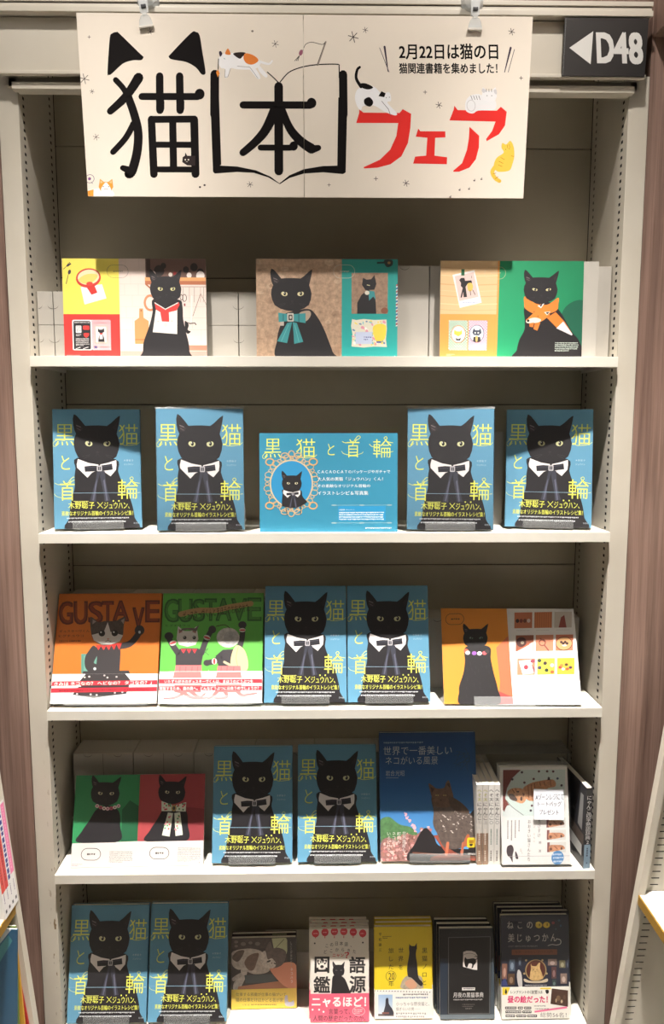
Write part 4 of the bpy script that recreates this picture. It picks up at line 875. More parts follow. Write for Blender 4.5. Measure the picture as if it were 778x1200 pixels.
for i in range(3): carton('third shelf carton behind the orange cat panel, %s' % ['at its left edge', 'at its middle', 'at its right edge'][i], .128 + .1225 * i, .128 + .1225 * (i + 1), .096, .164, S3, S3 + .140, 'top', 2)
for i in range(8):
    if i < 6: carton('white carton at the back of the fourth shelf, %s' % ['at the left wall', 'behind the red panel half', 'behind the left blue book', 'between the blue books', 'behind the right blue book', 'behind the deep blue photo book'][i], -.494 + .1187 * i, -.494 + .1187 * (i + 1), .100, .164, S4, S4 + .184, 'top', 2)
mb = MB(); t = thing('acrylic_riser', 'clear plastic riser across the back of the fourth shelf right end', 'riser', (.340, .100, S4)); mb.box(-.118, .150, .0, .002, 0, .178, M_CLEAR); mb.build('front_sheet', t); mb = MB(); mb.box(-.118, .150, .0022, .062, .176, .178, M_CLEAR); mb.build('top_sheet', t)
for i in range(2): carton('carton at the back of the bottom shelf, %s' % ['behind the paperback with the sleeping cat', 'behind the pink and white book'][i], -.125 + .128 * i, -.125 + .128 * (i + 1), .092, .160, S5, S5 + .082, 'ends')
t = thing('foam_card', 'blank white foam card standing behind the green fox panel', 'card', (.3600, .0185, S1)); mb = MB(); mb.box(-.1160, .1160, 0, .004, 0, .1640, M_CARD, bev=.0005); mb.build('card_sheet', t)

# ------------------------------------------------------------------ top shelf: three panels
G = 'printed panels of black cats on the top shelf'
board('display_panel', 'panel with yellow and red squares beside a black cat in a kitchen', 'panel', .245, .1665, art_kitchen, ((78.5, 301), (248.5, 301), (79, 417.6), (248.5, 417.6)), -.3245, .0140, S1, 0, 2, group=G)
board('display_panel', 'panel with a black cat wearing a teal bow on beige plush', 'panel', .2440, .1670, art_plush, ((304, 301), (473, 301.5), (304.5, 417.6), (473, 417.6)), .0060, .0140, S1, 0, 2, group=G)
board('display_panel', 'green panel with a black cat in an orange fox scarf', 'panel', .2480, .1645, art_fox, ((516, 302.5), (685, 302), (517, 417.4), (688.5, 416.5)), .3255, .0120, S1, 0, 2, group=G)

# ------------------------------------------------------------------ second shelf
def kbook(label, x, y, s, yaw, lean, wrap=False, st=True, dz=.0034):
    z = SH[s - 1] + KT * sin(RD(lean)) + dz
    blackcat_book(label, x, y, z, yaw, lean, wrap)
    if st: stand('clear stand under the ' + label, .088, KT, x, y, z, yaw, lean)
kbook('blue cat book turned slightly, first from left on second shelf', -.4020, .020, 2, 7, 6)
kbook('shrink-wrapped blue cat book left of the landscape blue panel', -.2160, -.001, 2, 3, 4, True)
board('display_panel', 'landscape blue panel with a cat in an oval gold frame', 'panel', .2430, .1740, art_info, ((302, 507), (467, 507.5), (303, 623.8), (467, 623.8)), .0085, .0000, S2, 0, 4, group=None)
kbook('shrink-wrapped blue cat book right of the landscape blue panel', .2230, -.001, 2, -2, 4, True)
kbook('blue cat book turned slightly, last on the right of second shelf', .4040, .022, 2, -9, 6)

# ------------------------------------------------------------------ third shelf
def art_title(A, txt, box, col, inner):
    A.text(txt, box, col, .02); x0, y0, x1, y1 = box; d = (y1 - y0) * .035; A.text(txt, (x0 + d, y0 + d, x1 - d, y1 - d), inner, -.006)
def art_g1(A):
    A.full((206, 112, 34)); A.view(55, 690, 5.763)
    C = [('G', 105, 95, 190, 245), ('U', 202, 95, 285, 245), ('S', 296, 95, 385, 240), ('T', 385, 95, 455, 235), ('A', 455, 92, 555, 228), ('V', 585, 140, 655, 285), ('E', 668, 92, 755, 235)]
    for c, a, b, d, e in C: A.text(c, (a, b, d, e), (96, 40, 26), .022); A.text(c, (a + 6, b + 6, d - 6, e - 6), (134, 58, 30), -.002)
    A.text('ギュスターヴくん', (104, 284, 302, 302), (60, 34, 24)); A.text('ヒグチユウコ', (100, 316, 262, 334), (60, 34, 24), .01); A.text('石津ちひろ', (100, 352, 158, 366), (60, 34, 24)); A.ticks(170, 356, 245, 1, 9, 8, (60, 34, 24), last=1)
    K = (52, 48, 50); W_ = (214, 210, 206)
    A.rect(246, 446, 412, 576, (84, 140, 126)); A.rect(262, 456, 400, 566, (104, 158, 142)); 
    A.curve([(330, 392), (300, 420), (272, 470), (272, 530), (300, 565), (345, 560), (350, 520), (330, 505), (345, 470), (360, 430)], K); A.poly([(345, 390), (500, 380), (505, 440), (498, 590), (340, 590), (350, 470)], K)
    A.line([(470, 400), (560, 385), (612, 330), (632, 290)], 42, K, 40, sm=True); A.ell(628, 292, 32, 34, K); A.ell(628, 305, 8, 10, (200, 210, 216), 10); A.ell(336, 545, 10, 10, (200, 210, 216), 10)
    A.curve([(306, 205), (330, 210), (360, 235), (400, 228), (470, 228), (500, 212), (538, 200), (526, 250), (520, 320), (500, 365), (440, 388), (380, 386), (335, 362), (312, 310)], (84, 74, 68), M_PM, n=4); A.poly([(420, 235), (438, 300), (520, 325), (500, 365), (440, 386), (380, 384), (330, 358), (316, 320), (395, 300)], W_)
    for x in (382, 466): A.ell(x, 310, 21, 21, (30, 28, 28)); A.ell(x - 6, 303, 6, 6, (235, 235, 235), 8)
    A.poly([(414, 345), (432, 345), (423, 356)], (196, 130, 120)); A.line([(404, 366), (423, 358), (442, 366)], 3, (90, 70, 66)); A.poly([(345, 230), (322, 215), (320, 250)], (150, 140, 134)); A.poly([(505, 225), (530, 210), (524, 250)], (150, 140, 134))
    for i in range(5): A.poly([(340 + i * 34, 385 + 8 * sin(i)), (378 + i * 34, 385 + 8 * sin(i + 1)), (360 + i * 34, 422)], (206, 50, 44))
    A.poly([(260, 560), (560, 560), (600, 640), (240, 640)], K)

def art_g1_band(A):
    A.view(55, 690, 5.763); A.uvrect(0, 0, 1, 1, (234, 232, 228)); K = (52, 48, 50)
    A.poly([(285, 570), (530, 572), (570, 620), (560, 680), (250, 680), (240, 620)], K)
    A.poly([(230, 660), (560, 660), (545, 712), (440, 722), (330, 735), (190, 712)], K); A.poly([(330, 650), (560, 650), (548, 700), (470, 690), (420, 715), (360, 690)], K)
    for x, y in ((270, 600), (300, 596), (400, 590), (420, 604), (480, 600), (180, 700), (220, 708), (310, 712), (350, 716), (470, 704), (520, 700)): A.ell(x, y, 7, 6, (206, 204, 200), 8)
    for y in (640, 684): A.poly([(30, y - 16), (760, y - 14), (760, y + 14), (30, y + 13)], (206, 40, 56))
    A.text('「きみは ネコなの？ ヘビなの？ タコなの？」', (52, 628, 712, 652), (242, 238, 234), .016); A.ticks(100, 680, 690, 1, 9, 10, (110, 20, 34), seed=2, last=1)
def art_g2(A):
    A.full((96, 178, 74)); A.view(180, 690, 5.763)
    C = [('G', 78, 95, 168, 245), ('U', 172, 95, 262, 245), ('S', 270, 95, 345, 240), ('T', 350, 92, 425, 235), ('A', 425, 90, 525, 235), ('V', 530, 90, 630, 235), ('E', 640, 85, 728, 235)]
    for c, a, b, d, e in C: A.text(c, (a, b, d, e), (46, 98, 44), .02); A.text(c, (a + 6, b + 6, d - 6, e - 6), (72, 138, 58), -.002)
    A.line([(185, 195), (300, 170), (420, 168), (520, 145), (660, 122)], 36, (178, 140, 92), sm=True); A.text('ギュスターヴくんとまほうのおおやかた', (200, 148, 650, 205), (60, 36, 24), .0, rot=-8)
    A.text('ヒグチユウコ', (85, 262, 245, 278), (40, 70, 36)); K = (58, 54, 58); PK = (226, 120, 120); W_ = (216, 210, 206); RD_ = (206, 52, 60)
    A.poly([(150, 440), (190, 420), (300, 420), (340, 440), (322, 535), (150, 530)], K); A.line([(165, 450), (130, 400), (100, 345)], 40, K, 36, sm=True); A.ell(105, 340, 30, 26, K); A.line([(325, 450), (355, 370), (395, 295)], 40, K, 34, sm=True); A.ell(398, 296, 26, 26, K)
    for x, y, r in ((132, 385, -20), (362, 350, 20)): A.ell(x, y, 24, 17, W_, 14, r); A.ell(x, y, 24, 6, RD_, 12, r)
    simple_cat_head(A, 230, 352, 74, W_, (170, 120, 116)); A.poly([(170, 310), (230, 296), (290, 310), (300, 290), (250, 285), (200, 288)], (110, 96, 92)); A.poly([(296, 300), (310, 262), (272, 300)], (110, 96, 92))
    for x in (212, 276): A.ell(x, 350, 12, 12, (60, 60, 60), 12); A.ell(x - 3, 346, 3, 3, (240, 240, 240), 6)
    A.line([(232, 380), (245, 374), (258, 380)], 3, (90, 76, 76))
    for i in range(3): A.poly([(185 + i * 38, 425), (220 + i * 38, 425), (203 + i * 38, 454)], RD_)
    A.poly([(420, 470), (470, 430), (580, 425), (590, 535), (440, 535)], K); A.line([(455, 480), (410, 505), (360, 515)], 40, K, 34, sm=True); A.ell(412, 505, 18, 20, W_); A.ell(412, 505, 7, 19, RD_, 12); A.ell(362, 515, 24, 20, K); A.line([(575, 440), (600, 350), (605, 270)], 40, K, 34, sm=True); A.ell(602, 265, 28, 24, K); A.ell(602, 300, 22, 14, W_, 14); A.ell(602, 300, 22, 5, RD_, 12)
    A.ell(505, 350, 78, 66, (208, 204, 202), 28, m=M_PM); A.ell(525, 352, 50, 45, (186, 184, 186), 20, m=M_PM); A.line([(425, 275), (480, 265), (515, 285)], 5, (70, 40, 30), sm=True); A.line([(350, 450), (370, 420), (345, 440), (375, 465)], 3, (60, 90, 60)); A.line([(372, 560), (378, 600)], 3, (200, 190, 180))
    A.curve([(570, 400), (540, 430), (522, 500), (530, 560), (580, 585), (635, 560), (640, 500), (615, 430)], (214, 194, 150)); A.line([(575, 410), (560, 480), (572, 540)], 4, (170, 150, 110), sm=True); A.line([(480, 510), (520, 530)], 16, (196, 180, 150))
    A.poly([(150, 530), (325, 530), (330, 640), (130, 640)], PK); A.poly([(435, 535), (590, 535), (600, 640), (420, 640)], PK); 
    for x in (180, 220, 262, 300, 460, 500, 545): A.line([(x, 540), (x - 6, 600)], 5, (206, 96, 100))
def art_g2_band(A):
    A.view(180, 690, 5.763); A.uvrect(0, 0, 1, 1, (234, 232, 228)); PK = (226, 124, 122)
    A.poly([(140, 572), (322, 572), (326, 612), (132, 612)], PK); A.poly([(430, 574), (592, 574), (598, 612), (422, 612)], PK)
    for P in ([(150, 690), (200, 710), (140, 738), (70, 742)], [(200, 700), (240, 730), (300, 742), (370, 738)], [(430, 700), (400, 730), (370, 744)], [(480, 695), (500, 728), (470, 742), (410, 740)], [(560, 690), (600, 725), (650, 720), (700, 712)], [(240, 690), (310, 735), (350, 712)]): A.line(P, 26, PK, 9, sm=True)
    A.poly([(140, 655), (330, 655), (320, 705), (150, 705)], PK); A.poly([(420, 655), (600, 655), (590, 705), (430, 705)], PK)
    for y in (634, 679): A.rect(20, y - 14, 745, y + 13, (210, 46, 60))
    A.text('いたずら好きのギュスターヴくんは、まほうのどうぶつを', (75, 624, 675, 645), (242, 238, 234), .014); A.text('解放するため、森の奥へ。どんなどうぶつに出会うのでしょうか？', (40, 668, 715, 690), (242, 238, 234), .014)

def printed_book(label, W, H, T, art, quad, base, x, y, z, yaw, lean, spine=None, spine_side=1, band=None, bandcol=None, artband=None, group=None, cat='book', name='book', roll=0, edge=None):
    t = thing(name, label, cat, group=group); place(t, x, y, z, yaw, lean, roll)
    mb = MB(); book_box(mb, W, H, T, base, spine or base, spine_side)
    if art: A = Art(W, H, *quad); art(A); A.into(mb)
    mb.build('cover', t, recalc=False); pages(t, W, H, T, spine_side)
    if band:
        z1 = H * (1 - band); tt = .0003; mb = MB()
        for b in ((-W/2 - tt, W/2 + tt, -tt, 0), (-W/2 - tt, W/2 + tt, T, T + tt)): mb.box(b[0], b[1], b[2], b[3], .0002, z1, M_P, bandcol)
        for b in ((-W/2 - tt, -W/2), (W/2, W/2 + tt)): mb.box(b[0], b[1], 0, T, .0002, z1, M_P, bandcol)
        A = Art(W, H, *quad, y=-tt - 2e-5, clip=(0, 1, band + .0005, 1)); artband(A); A.into(mb); mb.build('paper_band', t, recalc=False)
    return t
GQ1 = ((55 + 105/5.763, 690 + 38/5.763), (55 + 770/5.763, 690 + 40/5.763), (55 + 40/5.763, 690 + 770/5.763), (55 + 745/5.763, 690 + 778/5.763))
GQ2 = ((180 + 70/5.763, 690 + 55/5.763), (180 + 745/5.763, 690 + 50/5.763), (180 + 30/5.763, 690 + 775/5.763), (180 + 735/5.763, 690 + 775/5.763))
GT = .011
def zl(s, T, lean, dz=.0034): return SH[s-1] + T * sin(RD(lean)) + dz
gz = zl(3, GT, 20)
printed_book('orange picture book with a kitten and red-striped white band', .1920, .2010, GT, art_g1, GQ1, (206, 112, 34), -.4010, .004, gz, 0, 21, band=.735, bandcol=(234, 232, 228), artband=art_g1_band)
stand('clear stand under the orange picture book', .150, GT, -.3950, .004, gz, 0, 21, H=.14)
printed_book('green picture book with two cats and red-striped white band', .1880, .2010, GT, art_g2, GQ2, (96, 178, 74), -.2075, .003, gz, 0, 21, band=.715, bandcol=(234, 232, 228), artband=art_g2_band)
stand('clear stand under the green picture book', .150, GT, -.2070, .003, gz, 0, 21, H=.14)
kbook('blue cat book beside the green picture book', -.0340, .006, 3, 0, 16); kbook('blue cat book beside the orange cat panel', .1190, .006, 3, 0, 16)
PQ4 = ((516.4, 715.1), (671.9, 718.4), (521.3, 823.4), (683.7, 826.3))
board('display_panel', 'panel with a black cat on orange and nine small craft photos', 'panel', .2500, .1760, art_orange, PQ4, .3440, -.003, S3 + .004, -2, 24, group=None)
stand('clear stand under the orange and white cat panel', .110, .004, .3280, -.0035, S3 + .0044, -2, 24, H=.12)

# ------------------------------------------------------------------ fourth shelf
q = lambda x0, y0, k, *p: tuple((x0 + a / k, y0 + b / k) for a, b in p)
board('display_panel', 'panel with black cats on green and red above a white strip', 'panel', .2470, .1640, art_duo, q(40, 850, 2.593, (107, 145), (510, 128), (115, 432), (517, 420)), -.3520, .012, S4 + .001, 1, 20, group=None)
kbook('blue cat book beside the green and red cat panel', -.1360, .012, 4, 0, 15); kbook('blue cat book beside the deep blue photo book', .0250, .012, 4, 0, 17)
SKQ = q(430, 850, 4.576, (42, 42), (545, 45), (62, 738), (605, 730))
def art_sky(A):
    A.full((36, 90, 150)); A.view(430, 850, 4.576)
    A.grad(0, 0, 1, .45, (22, 62, 112), (36, 96, 160), uv=True); A.grad(0, .45, 1, 1, (36, 96, 160), (92, 160, 214), uv=True)
    rd = random.Random(2)
    A.curve([(50, 530), (100, 500), (160, 540), (230, 560), (260, 620), (60, 640)], (84, 126, 80), M_PM); A.curve([(540, 500), (620, 470), (620, 740), (560, 740)], (40, 34, 34))
    A.curve([(60, 740), (62, 640), (100, 610), (150, 625), (200, 590), (250, 600), (300, 560), (340, 590), (300, 660), (260, 740)], (150, 108, 104), M_PM)
    for i in range(150): a_ = rd.random(); A.ell(66 + 265 * a_, rd.uniform(640 - 95 * a_, 735), rd.uniform(4, 11), rd.uniform(4, 10), rd.choice([(206, 156, 150), (180, 116, 116), (222, 184, 176), (120, 80, 72), (160, 112, 100)]), 8)
    for i in range(30): a = rd.random(); A.ell(185 + 70 * a + rd.uniform(-8, 8), 480 + 95 * a + rd.uniform(-8, 8), rd.uniform(3, 7), rd.uniform(3, 7), (232, 170, 176), 7)
    A.curve([(300, 560), (250, 640), (230, 740), (640, 740), (640, 680), (400, 660), (350, 600)], (34, 30, 32)); A.poly([(350, 600), (380, 595), (420, 660), (500, 700), (600, 710), (600, 740), (330, 740), (340, 715), (420, 690)], (150, 76, 60)); A.line([(240, 690), (600, 715)], 9, (110, 70, 56))
    FUR = (96, 84, 78)
    A.curve([(345, 470), (330, 400), (365, 380), (440, 395), (490, 430), (540, 480), (580, 520), (600, 580), (560, 640), (480, 670), (410, 660), (370, 590), (345, 540)], FUR, M_PM, n=5)
    A.curve([(312, 325), (330, 330), (355, 348), (395, 345), (405, 318), (420, 305), (436, 350), (450, 400), (440, 440), (400, 452), (350, 440), (334, 400)], (112, 86, 70), M_PM, n=5)
    A.curve([(430, 390), (500, 430), (540, 478), (470, 470), (430, 430)], (90, 72, 60), M_PM)
    for i in range(60): x, y = rd.uniform(370, 570), rd.uniform(462, 580); A.line([(x, y), (x + rd.uniform(5, 12), y + rd.uniform(-4, 10))], 4, rd.choice([(190, 180, 172), (70, 62, 58), (150, 140, 132), (215, 208, 200)]), cap=False)
    for x in (360, 402): A.ell(x, 385, 9, 4, (190, 170, 110), 8); A.ell(x, 385, 3, 4, (20, 20, 20), 6)
    A.ell(382, 412, 5, 3, (60, 40, 36), 8); A.poly([(322, 338), (345, 352), (332, 372)], (70, 50, 44)); A.poly([(408, 325), (424, 318), (430, 350)], (70, 50, 44)); A.line([(430, 640), (425, 700)], 16, (190, 110, 80)); A.line([(515, 640), (510, 700)], 14, (180, 106, 80)); A.curve([(500, 690), (530, 600), (548, 600), (545, 650), (520, 660)], (170, 96, 66))
    W_ = (206, 210, 214)
    A.text('世界で一番美しい', (66, 118, 428, 166), W_, -.008); A.text('ネコがいる風景', (78, 174, 356, 218), W_, -.008); A.ticks(66, 94, 280, 1, 9, 9, (140, 160, 180), seed=3, last=1); A.text('岩合光昭', (80, 250, 180, 280), W_, -.01); A.line([(82, 290), (150, 290)], 1.5, W_, cap=False); A.line([(300, 152), (352, 152)], 1, W_)
    WW = (240, 236, 232)
    for i, c in enumerate(('世界遺産も', '町角も', 'ネコが', 'いるだけで、')): A.vtext(c, 188 - 28 * i, 578 + (0 if i == 0 else 2), 578 + 22 * len(c), 22, WW, .004)
    A.rrect(536, 610, 582, 662, 9, (226, 190, 40)); A.rect(546, 622, 572, 640, (150, 110, 20)); A.poly([(548, 642), (570, 642), (566, 655), (552, 655)], (30, 26, 20)); A.text('辰巳出版', (545, 690, 588, 701), WW)
    rd = random.Random(6)
    for i in range(14): A.line([(rd.uniform(440, 540), rd.uniform(120, 260)) for _ in range(1)] * 1 + [(rd.uniform(440, 540), rd.uniform(120, 260))], 2, (50, 74, 90), cap=False)
sz = zl(4, .014, 14)
printed_book('deep blue photo book with a tabby looking back at blossoms', .1850, .2360, .014, art_sky, SKQ, (24, 66, 116), .1990, .012, sz, 0, 14, spine=(20, 44, 80))
stand('clear stand under the deep blue photo book', .115, .014, .2180, .012, sz, 0, 14)
mbw = MB(); tw = bpy.data.objects[-1] if False else None

def spine_book(label, x, y, z, T, D, H, col, art, group, roll=0, yaw=0, side=None, quad=None):
    """stands on its foot, spine towards the room; T wide, D deep"""
    t = thing('book', label, 'book', group=group); place(t, x, y, z, yaw, 0, roll)
    mb = MB(); b = .0011; mb.box(-T/2, T/2, 0, b, 0, H, M_P, col, bev=.0003); mb.box(-T/2, -T/2 + b, b, D, 0, H, M_P, side or col); mb.box(T/2 - b, T/2, b, D, 0, H, M_P, side or col)
    A = Art(T, H, *(quad or ((0, 0), (T * 1e4, 0), (0, H * 1e4), (T * 1e4, H * 1e4)))); art(A, T * 1e4, H * 1e4); A.into(mb); mb.build('cover', t, recalc=False)
    mb = MB(); mb.box(-T/2 + b, T/2 - b, b, D - .001, .001, H - .001, M_PAGE); mb.build('pages', t)
    return t
def art_sp(v):
    def f(A, w, h):
        if v: A.full((226, 224, 220)); c = (30, 28, 30)
        else: A.full((206, 202, 196)); A.rect(0, h * .6, w, h, (150, 120, 100), M_PM); c = (30, 28, 30)
        A.vtext('へそ天' if True else '', w / 2, h * .05, h * .21, h * .050, (176, 178, 64) if not v else c, .02, 1.15); A.vtext('にゃんこ', w / 2, h * .215, h * .44, h * .056, c, .02, 1.1)
        if not v: A.vtext('便', w / 2, h * .45, h * .5, h * .04, (240, 238, 236), .01)
        else: A.ring(w / 2, h * .47, w * .28, w * .28, w * .06, (90, 90, 90), 14)
        A.ticks(w * .35, h * .55, w * .35 + h * .2, 1, 10, w * .3, (120, 140, 130) if v else (226, 216, 206), vert=True, seed=3, last=1); A.ticks(w * .35, h * .82, w * .35 + h * .12, 1, 10, w * .3, (90, 80, 80) if v else (226, 216, 206), vert=True, seed=5, last=1)
    return f
for i in range(4):
    spine_book(['white cat paperback spine, touching the deep blue photo book', 'yellow-lettered cat paperback spine, second beside the photo book', 'black-lettered cat paperback spine, third beside the photo book', 'black-lettered cat paperback spine beside the encased tabby book'][i], .2925 + i * .0111, .008, S4, .0104, .128, .1600, (226, 224, 220), art_sp(i >= 2), 'cat paperbacks standing spine out', roll=-1.2)

def art_tabby(A):
    A.full((232, 230, 228)); A.view(580, 895, 7.778)
    A.rect(62, 128, 648, 536, (206, 222, 218)); A.poly([(62, 128), (230, 128), (150, 200), (100, 290), (84, 380), (130, 450), (78, 500), (62, 480)], (124, 58, 52)); A.curve([(80, 490), (110, 440), (160, 470), (230, 520), (240, 545), (85, 545)], (214, 222, 222))
    A.line([(100, 400), (150, 455), (260, 530)], 5, (110, 110, 108), sm=True)
    for x, y in ((240, 150), (400, 143), (478, 143), (535, 145), (150, 212), (265, 242), (352, 210), (495, 205), (578, 208), (618, 270), (340, 447), (330, 490)): A.ell(x, y, 12, 11, ((60, 56, 66), (90, 60, 66), (60, 80, 110))[int(x) % 3], 10)
    T1 = (206, 146, 104); T2 = (140, 88, 56)
    A.curve([(250, 300), (320, 250), (400, 230), (520, 215), (560, 240), (555, 280), (480, 300), (450, 380), (360, 405), (290, 390)], T1, M_PM, n=5); A.curve([(105, 320), (160, 290), (240, 295), (280, 330), (285, 385), (250, 425), (190, 410), (120, 370)], (214, 158, 116), M_PM, n=5); A.poly([(480, 225), (492, 188), (512, 220)], (60, 46, 50)); A.curve([(118, 345), (160, 345), (200, 390), (180, 405), (130, 385)], (96, 78, 70), M_PM)
    for a in ((300, 270, 310, 380), (330, 262, 340, 390), (360, 250, 372, 330), (410, 240, 420, 270), (450, 235, 458, 262), (150, 300, 170, 330), (180, 295, 195, 325), (510, 225, 516, 275)): A.line([a[:2], a[2:]], 8, T2)
    A.ell(205, 322, 12, 7, (50, 34, 28), 10); A.ell(238, 385, 12, 20, (80, 50, 40), 10); A.poly([(250, 330), (270, 345), (255, 370)], (110, 66, 50))
    for i in range(3):
        y = 556 + i * 108; x = 484 + i * 6; A.rect(x, y, x + 184, y + 90, (214, 214, 210)); A.rect(x, y, x + 24, y + 86, (130, 80, 76)); A.curve([(x + 20, y + 30), (x + 70, y + 24), (x + 150, y + 30), (x + 172, y + 60), (x + 120, y + 72), (x + 60, y + 80), (x + 22, y + 80)], (206, 146, 110), M_PM); A.ell(x + 36, y + 60, 14, 12, (110, 66, 50)); A.ell(x + 140, y + 56, 10, 12, (96, 60, 50)); A.line([(x + 70, y + 34), (x + 100, y + 60)], 8, (150, 90, 64))
    K = (46, 42, 44)
    A.vtext('おおきい猫さんたち', 318, 568, 936, 40, K, .002, .8); A.vtext('ちびすけ', 415, 568, 730, 40, K, .002, .75); A.vtext('と ともに', 368, 625, 770, 20, (120, 116, 116), 0); A.vtext('綱渡', 425, 760, 860, 26, K, 0)
    for i in range(4): A.ticks(214 - i * 36, 574, 214 - i * 36 + (100, 160, 180, 160)[i], 1, 9, 13, (110, 106, 108), vert=True, seed=i, last=1)
    A.curve([(110, 800), (150, 790), (170, 830), (160, 880), (160, 940), (135, 900), (110, 880), (100, 840)], (70, 58, 62)); A.curve([(185, 845), (205, 870), (215, 910), (190, 905)], (70, 58, 62)); A.ring(238, 835, 8, 10, 2, (120, 116, 110), 10); A.line([(245, 845), (254, 870)], 2, (120, 116, 110)); A.line([(115, 888), (725, 894)], 3, (170, 168, 172), cap=False)
    A.ell(600, 908, 61, 61, (78, 132, 186), 32)
    for i, s_ in enumerate(((550, 872, 648, 888), (556, 902, 650, 918), (560, 934, 640, 948))): A.ticks(s_[0], s_[1], s_[2], 1, 9, 17, (196, 214, 232), seed=i, last=1)
CQ = q(580, 895, 7.778, (28, 100), (665, 100), (58, 960), (730, 968))
for k, nm in ((1, 'further copy behind the tabby book, its dotted top edge showing'), (0, 'white book with a reclining tabby and three small photos')):
    printed_book(nm, .1290, .1780, .011, art_tabby, CQ, (232, 230, 228), .3975, -.002 + .013 * k, zl(4, .011, 13, .004), 0, 13, group='copies of the white tabby book')
t = thing('book_stand', 'clear box stand around the white tabby book', 'stand', group='clear stands holding the books'); place(t, .3975, -.004, zl(4, .011, 13, .004), 0, 13)
mb = MB(); mb.box(-.0665, .0665, -.0020, -.0008, -.0025, .1840, M_WRAP, bev=.0006); mb.build('front_sheet', t)
mb = MB(); mb.box(-.0665, .0665, .0270, .0285, -.0025, .1840, M_WRAP); mb.build('back_plate', t)
mb = MB(); mb.box(-.0665, .0665, -.0008, .0270, -.0027, -.0010, M_WRAP); mb.build('ledge', t)
mb = MB(); mb.box(-.0665, .0665, -.0008, .0270, .1820, .1836, M_CLEAR); mb.build('lid', t)
t = thing('note_card', 'small white card in front of the tabby book offering a tote bag', 'card'); place(t, .4225, .0118, zl(4, .011, 13, .004) + .0818, 0, 13, 1.5)
def art_note(A):
    A.full((224, 228, 236)); A.view(580, 895, 7.778); K = (50, 48, 56)
    A.text('Aゾーンレジにて', (395, 322, 650, 375), K, .006, rot=3); A.text('トートバッグ', (415, 388, 630, 428), K, .006, rot=3); A.text('プレゼント', (428, 455, 604, 497), K, .006, rot=3)
mb = MB(); mb.box(-.0285, .0285, 0, .0006, -.0010, .0540, M_PAPER, (224, 228, 236)); A = Art(.057, .055, *q(580, 895, 7.778, (380, 270), (650, 298), (375, 530), (655, 540)), m=M_PAPER); art_note(A); A.into(mb, 0); 
mb.build('card_sheet', t, recalc=False)

def art_nyan(A, w, h):
    A.full((24, 22, 26)); A.rect(0, h * .70, w, h, (126, 152, 172)); A.vtext('にゃんこ四字熟語辞典2', w / 2, h * .09, h * .70, h * .060, (232, 232, 232), .004, 1.1); A.ticks(w * .38, h * .74, w * .38 + h * .11, 1, 10, w * .3, (50, 60, 80), vert=True, seed=3, last=1); A.ell(w / 2, h * .93, w * .12, w * .12, (60, 80, 110), 8)
t = spine_book('grey and black cat dictionary standing spine out at right wall', .4905, -.006, S4, .0125, .130, .1590, (24, 22, 26), art_nyan, None, roll=0, yaw=6, side=(40, 40, 46))
mb = MB(); 
mb.face([(-.00632, .010, .02), (-.00632, .128, .03), (-.00632, .128, .0600), (-.00632, .060, .0480), (-.00632, .010, .0420)], M_P, (206, 206, 204)); mb.face([(-.00632, .004, .0430), (-.00632, .060, .0490), (-.00632, .128, .0610), (-.00632, .128, .0800), (-.00632, .004, .0640)], M_P, (96, 84, 76)); mb.face([(-.00634, .012, .070), (-.00634, .030, .075), (-.00634, .022, .140), (-.00634, .010, .140)], M_P, (150, 150, 150)); tag(mb.build('cover_print', t, recalc=False), 'dark photographic cover print')

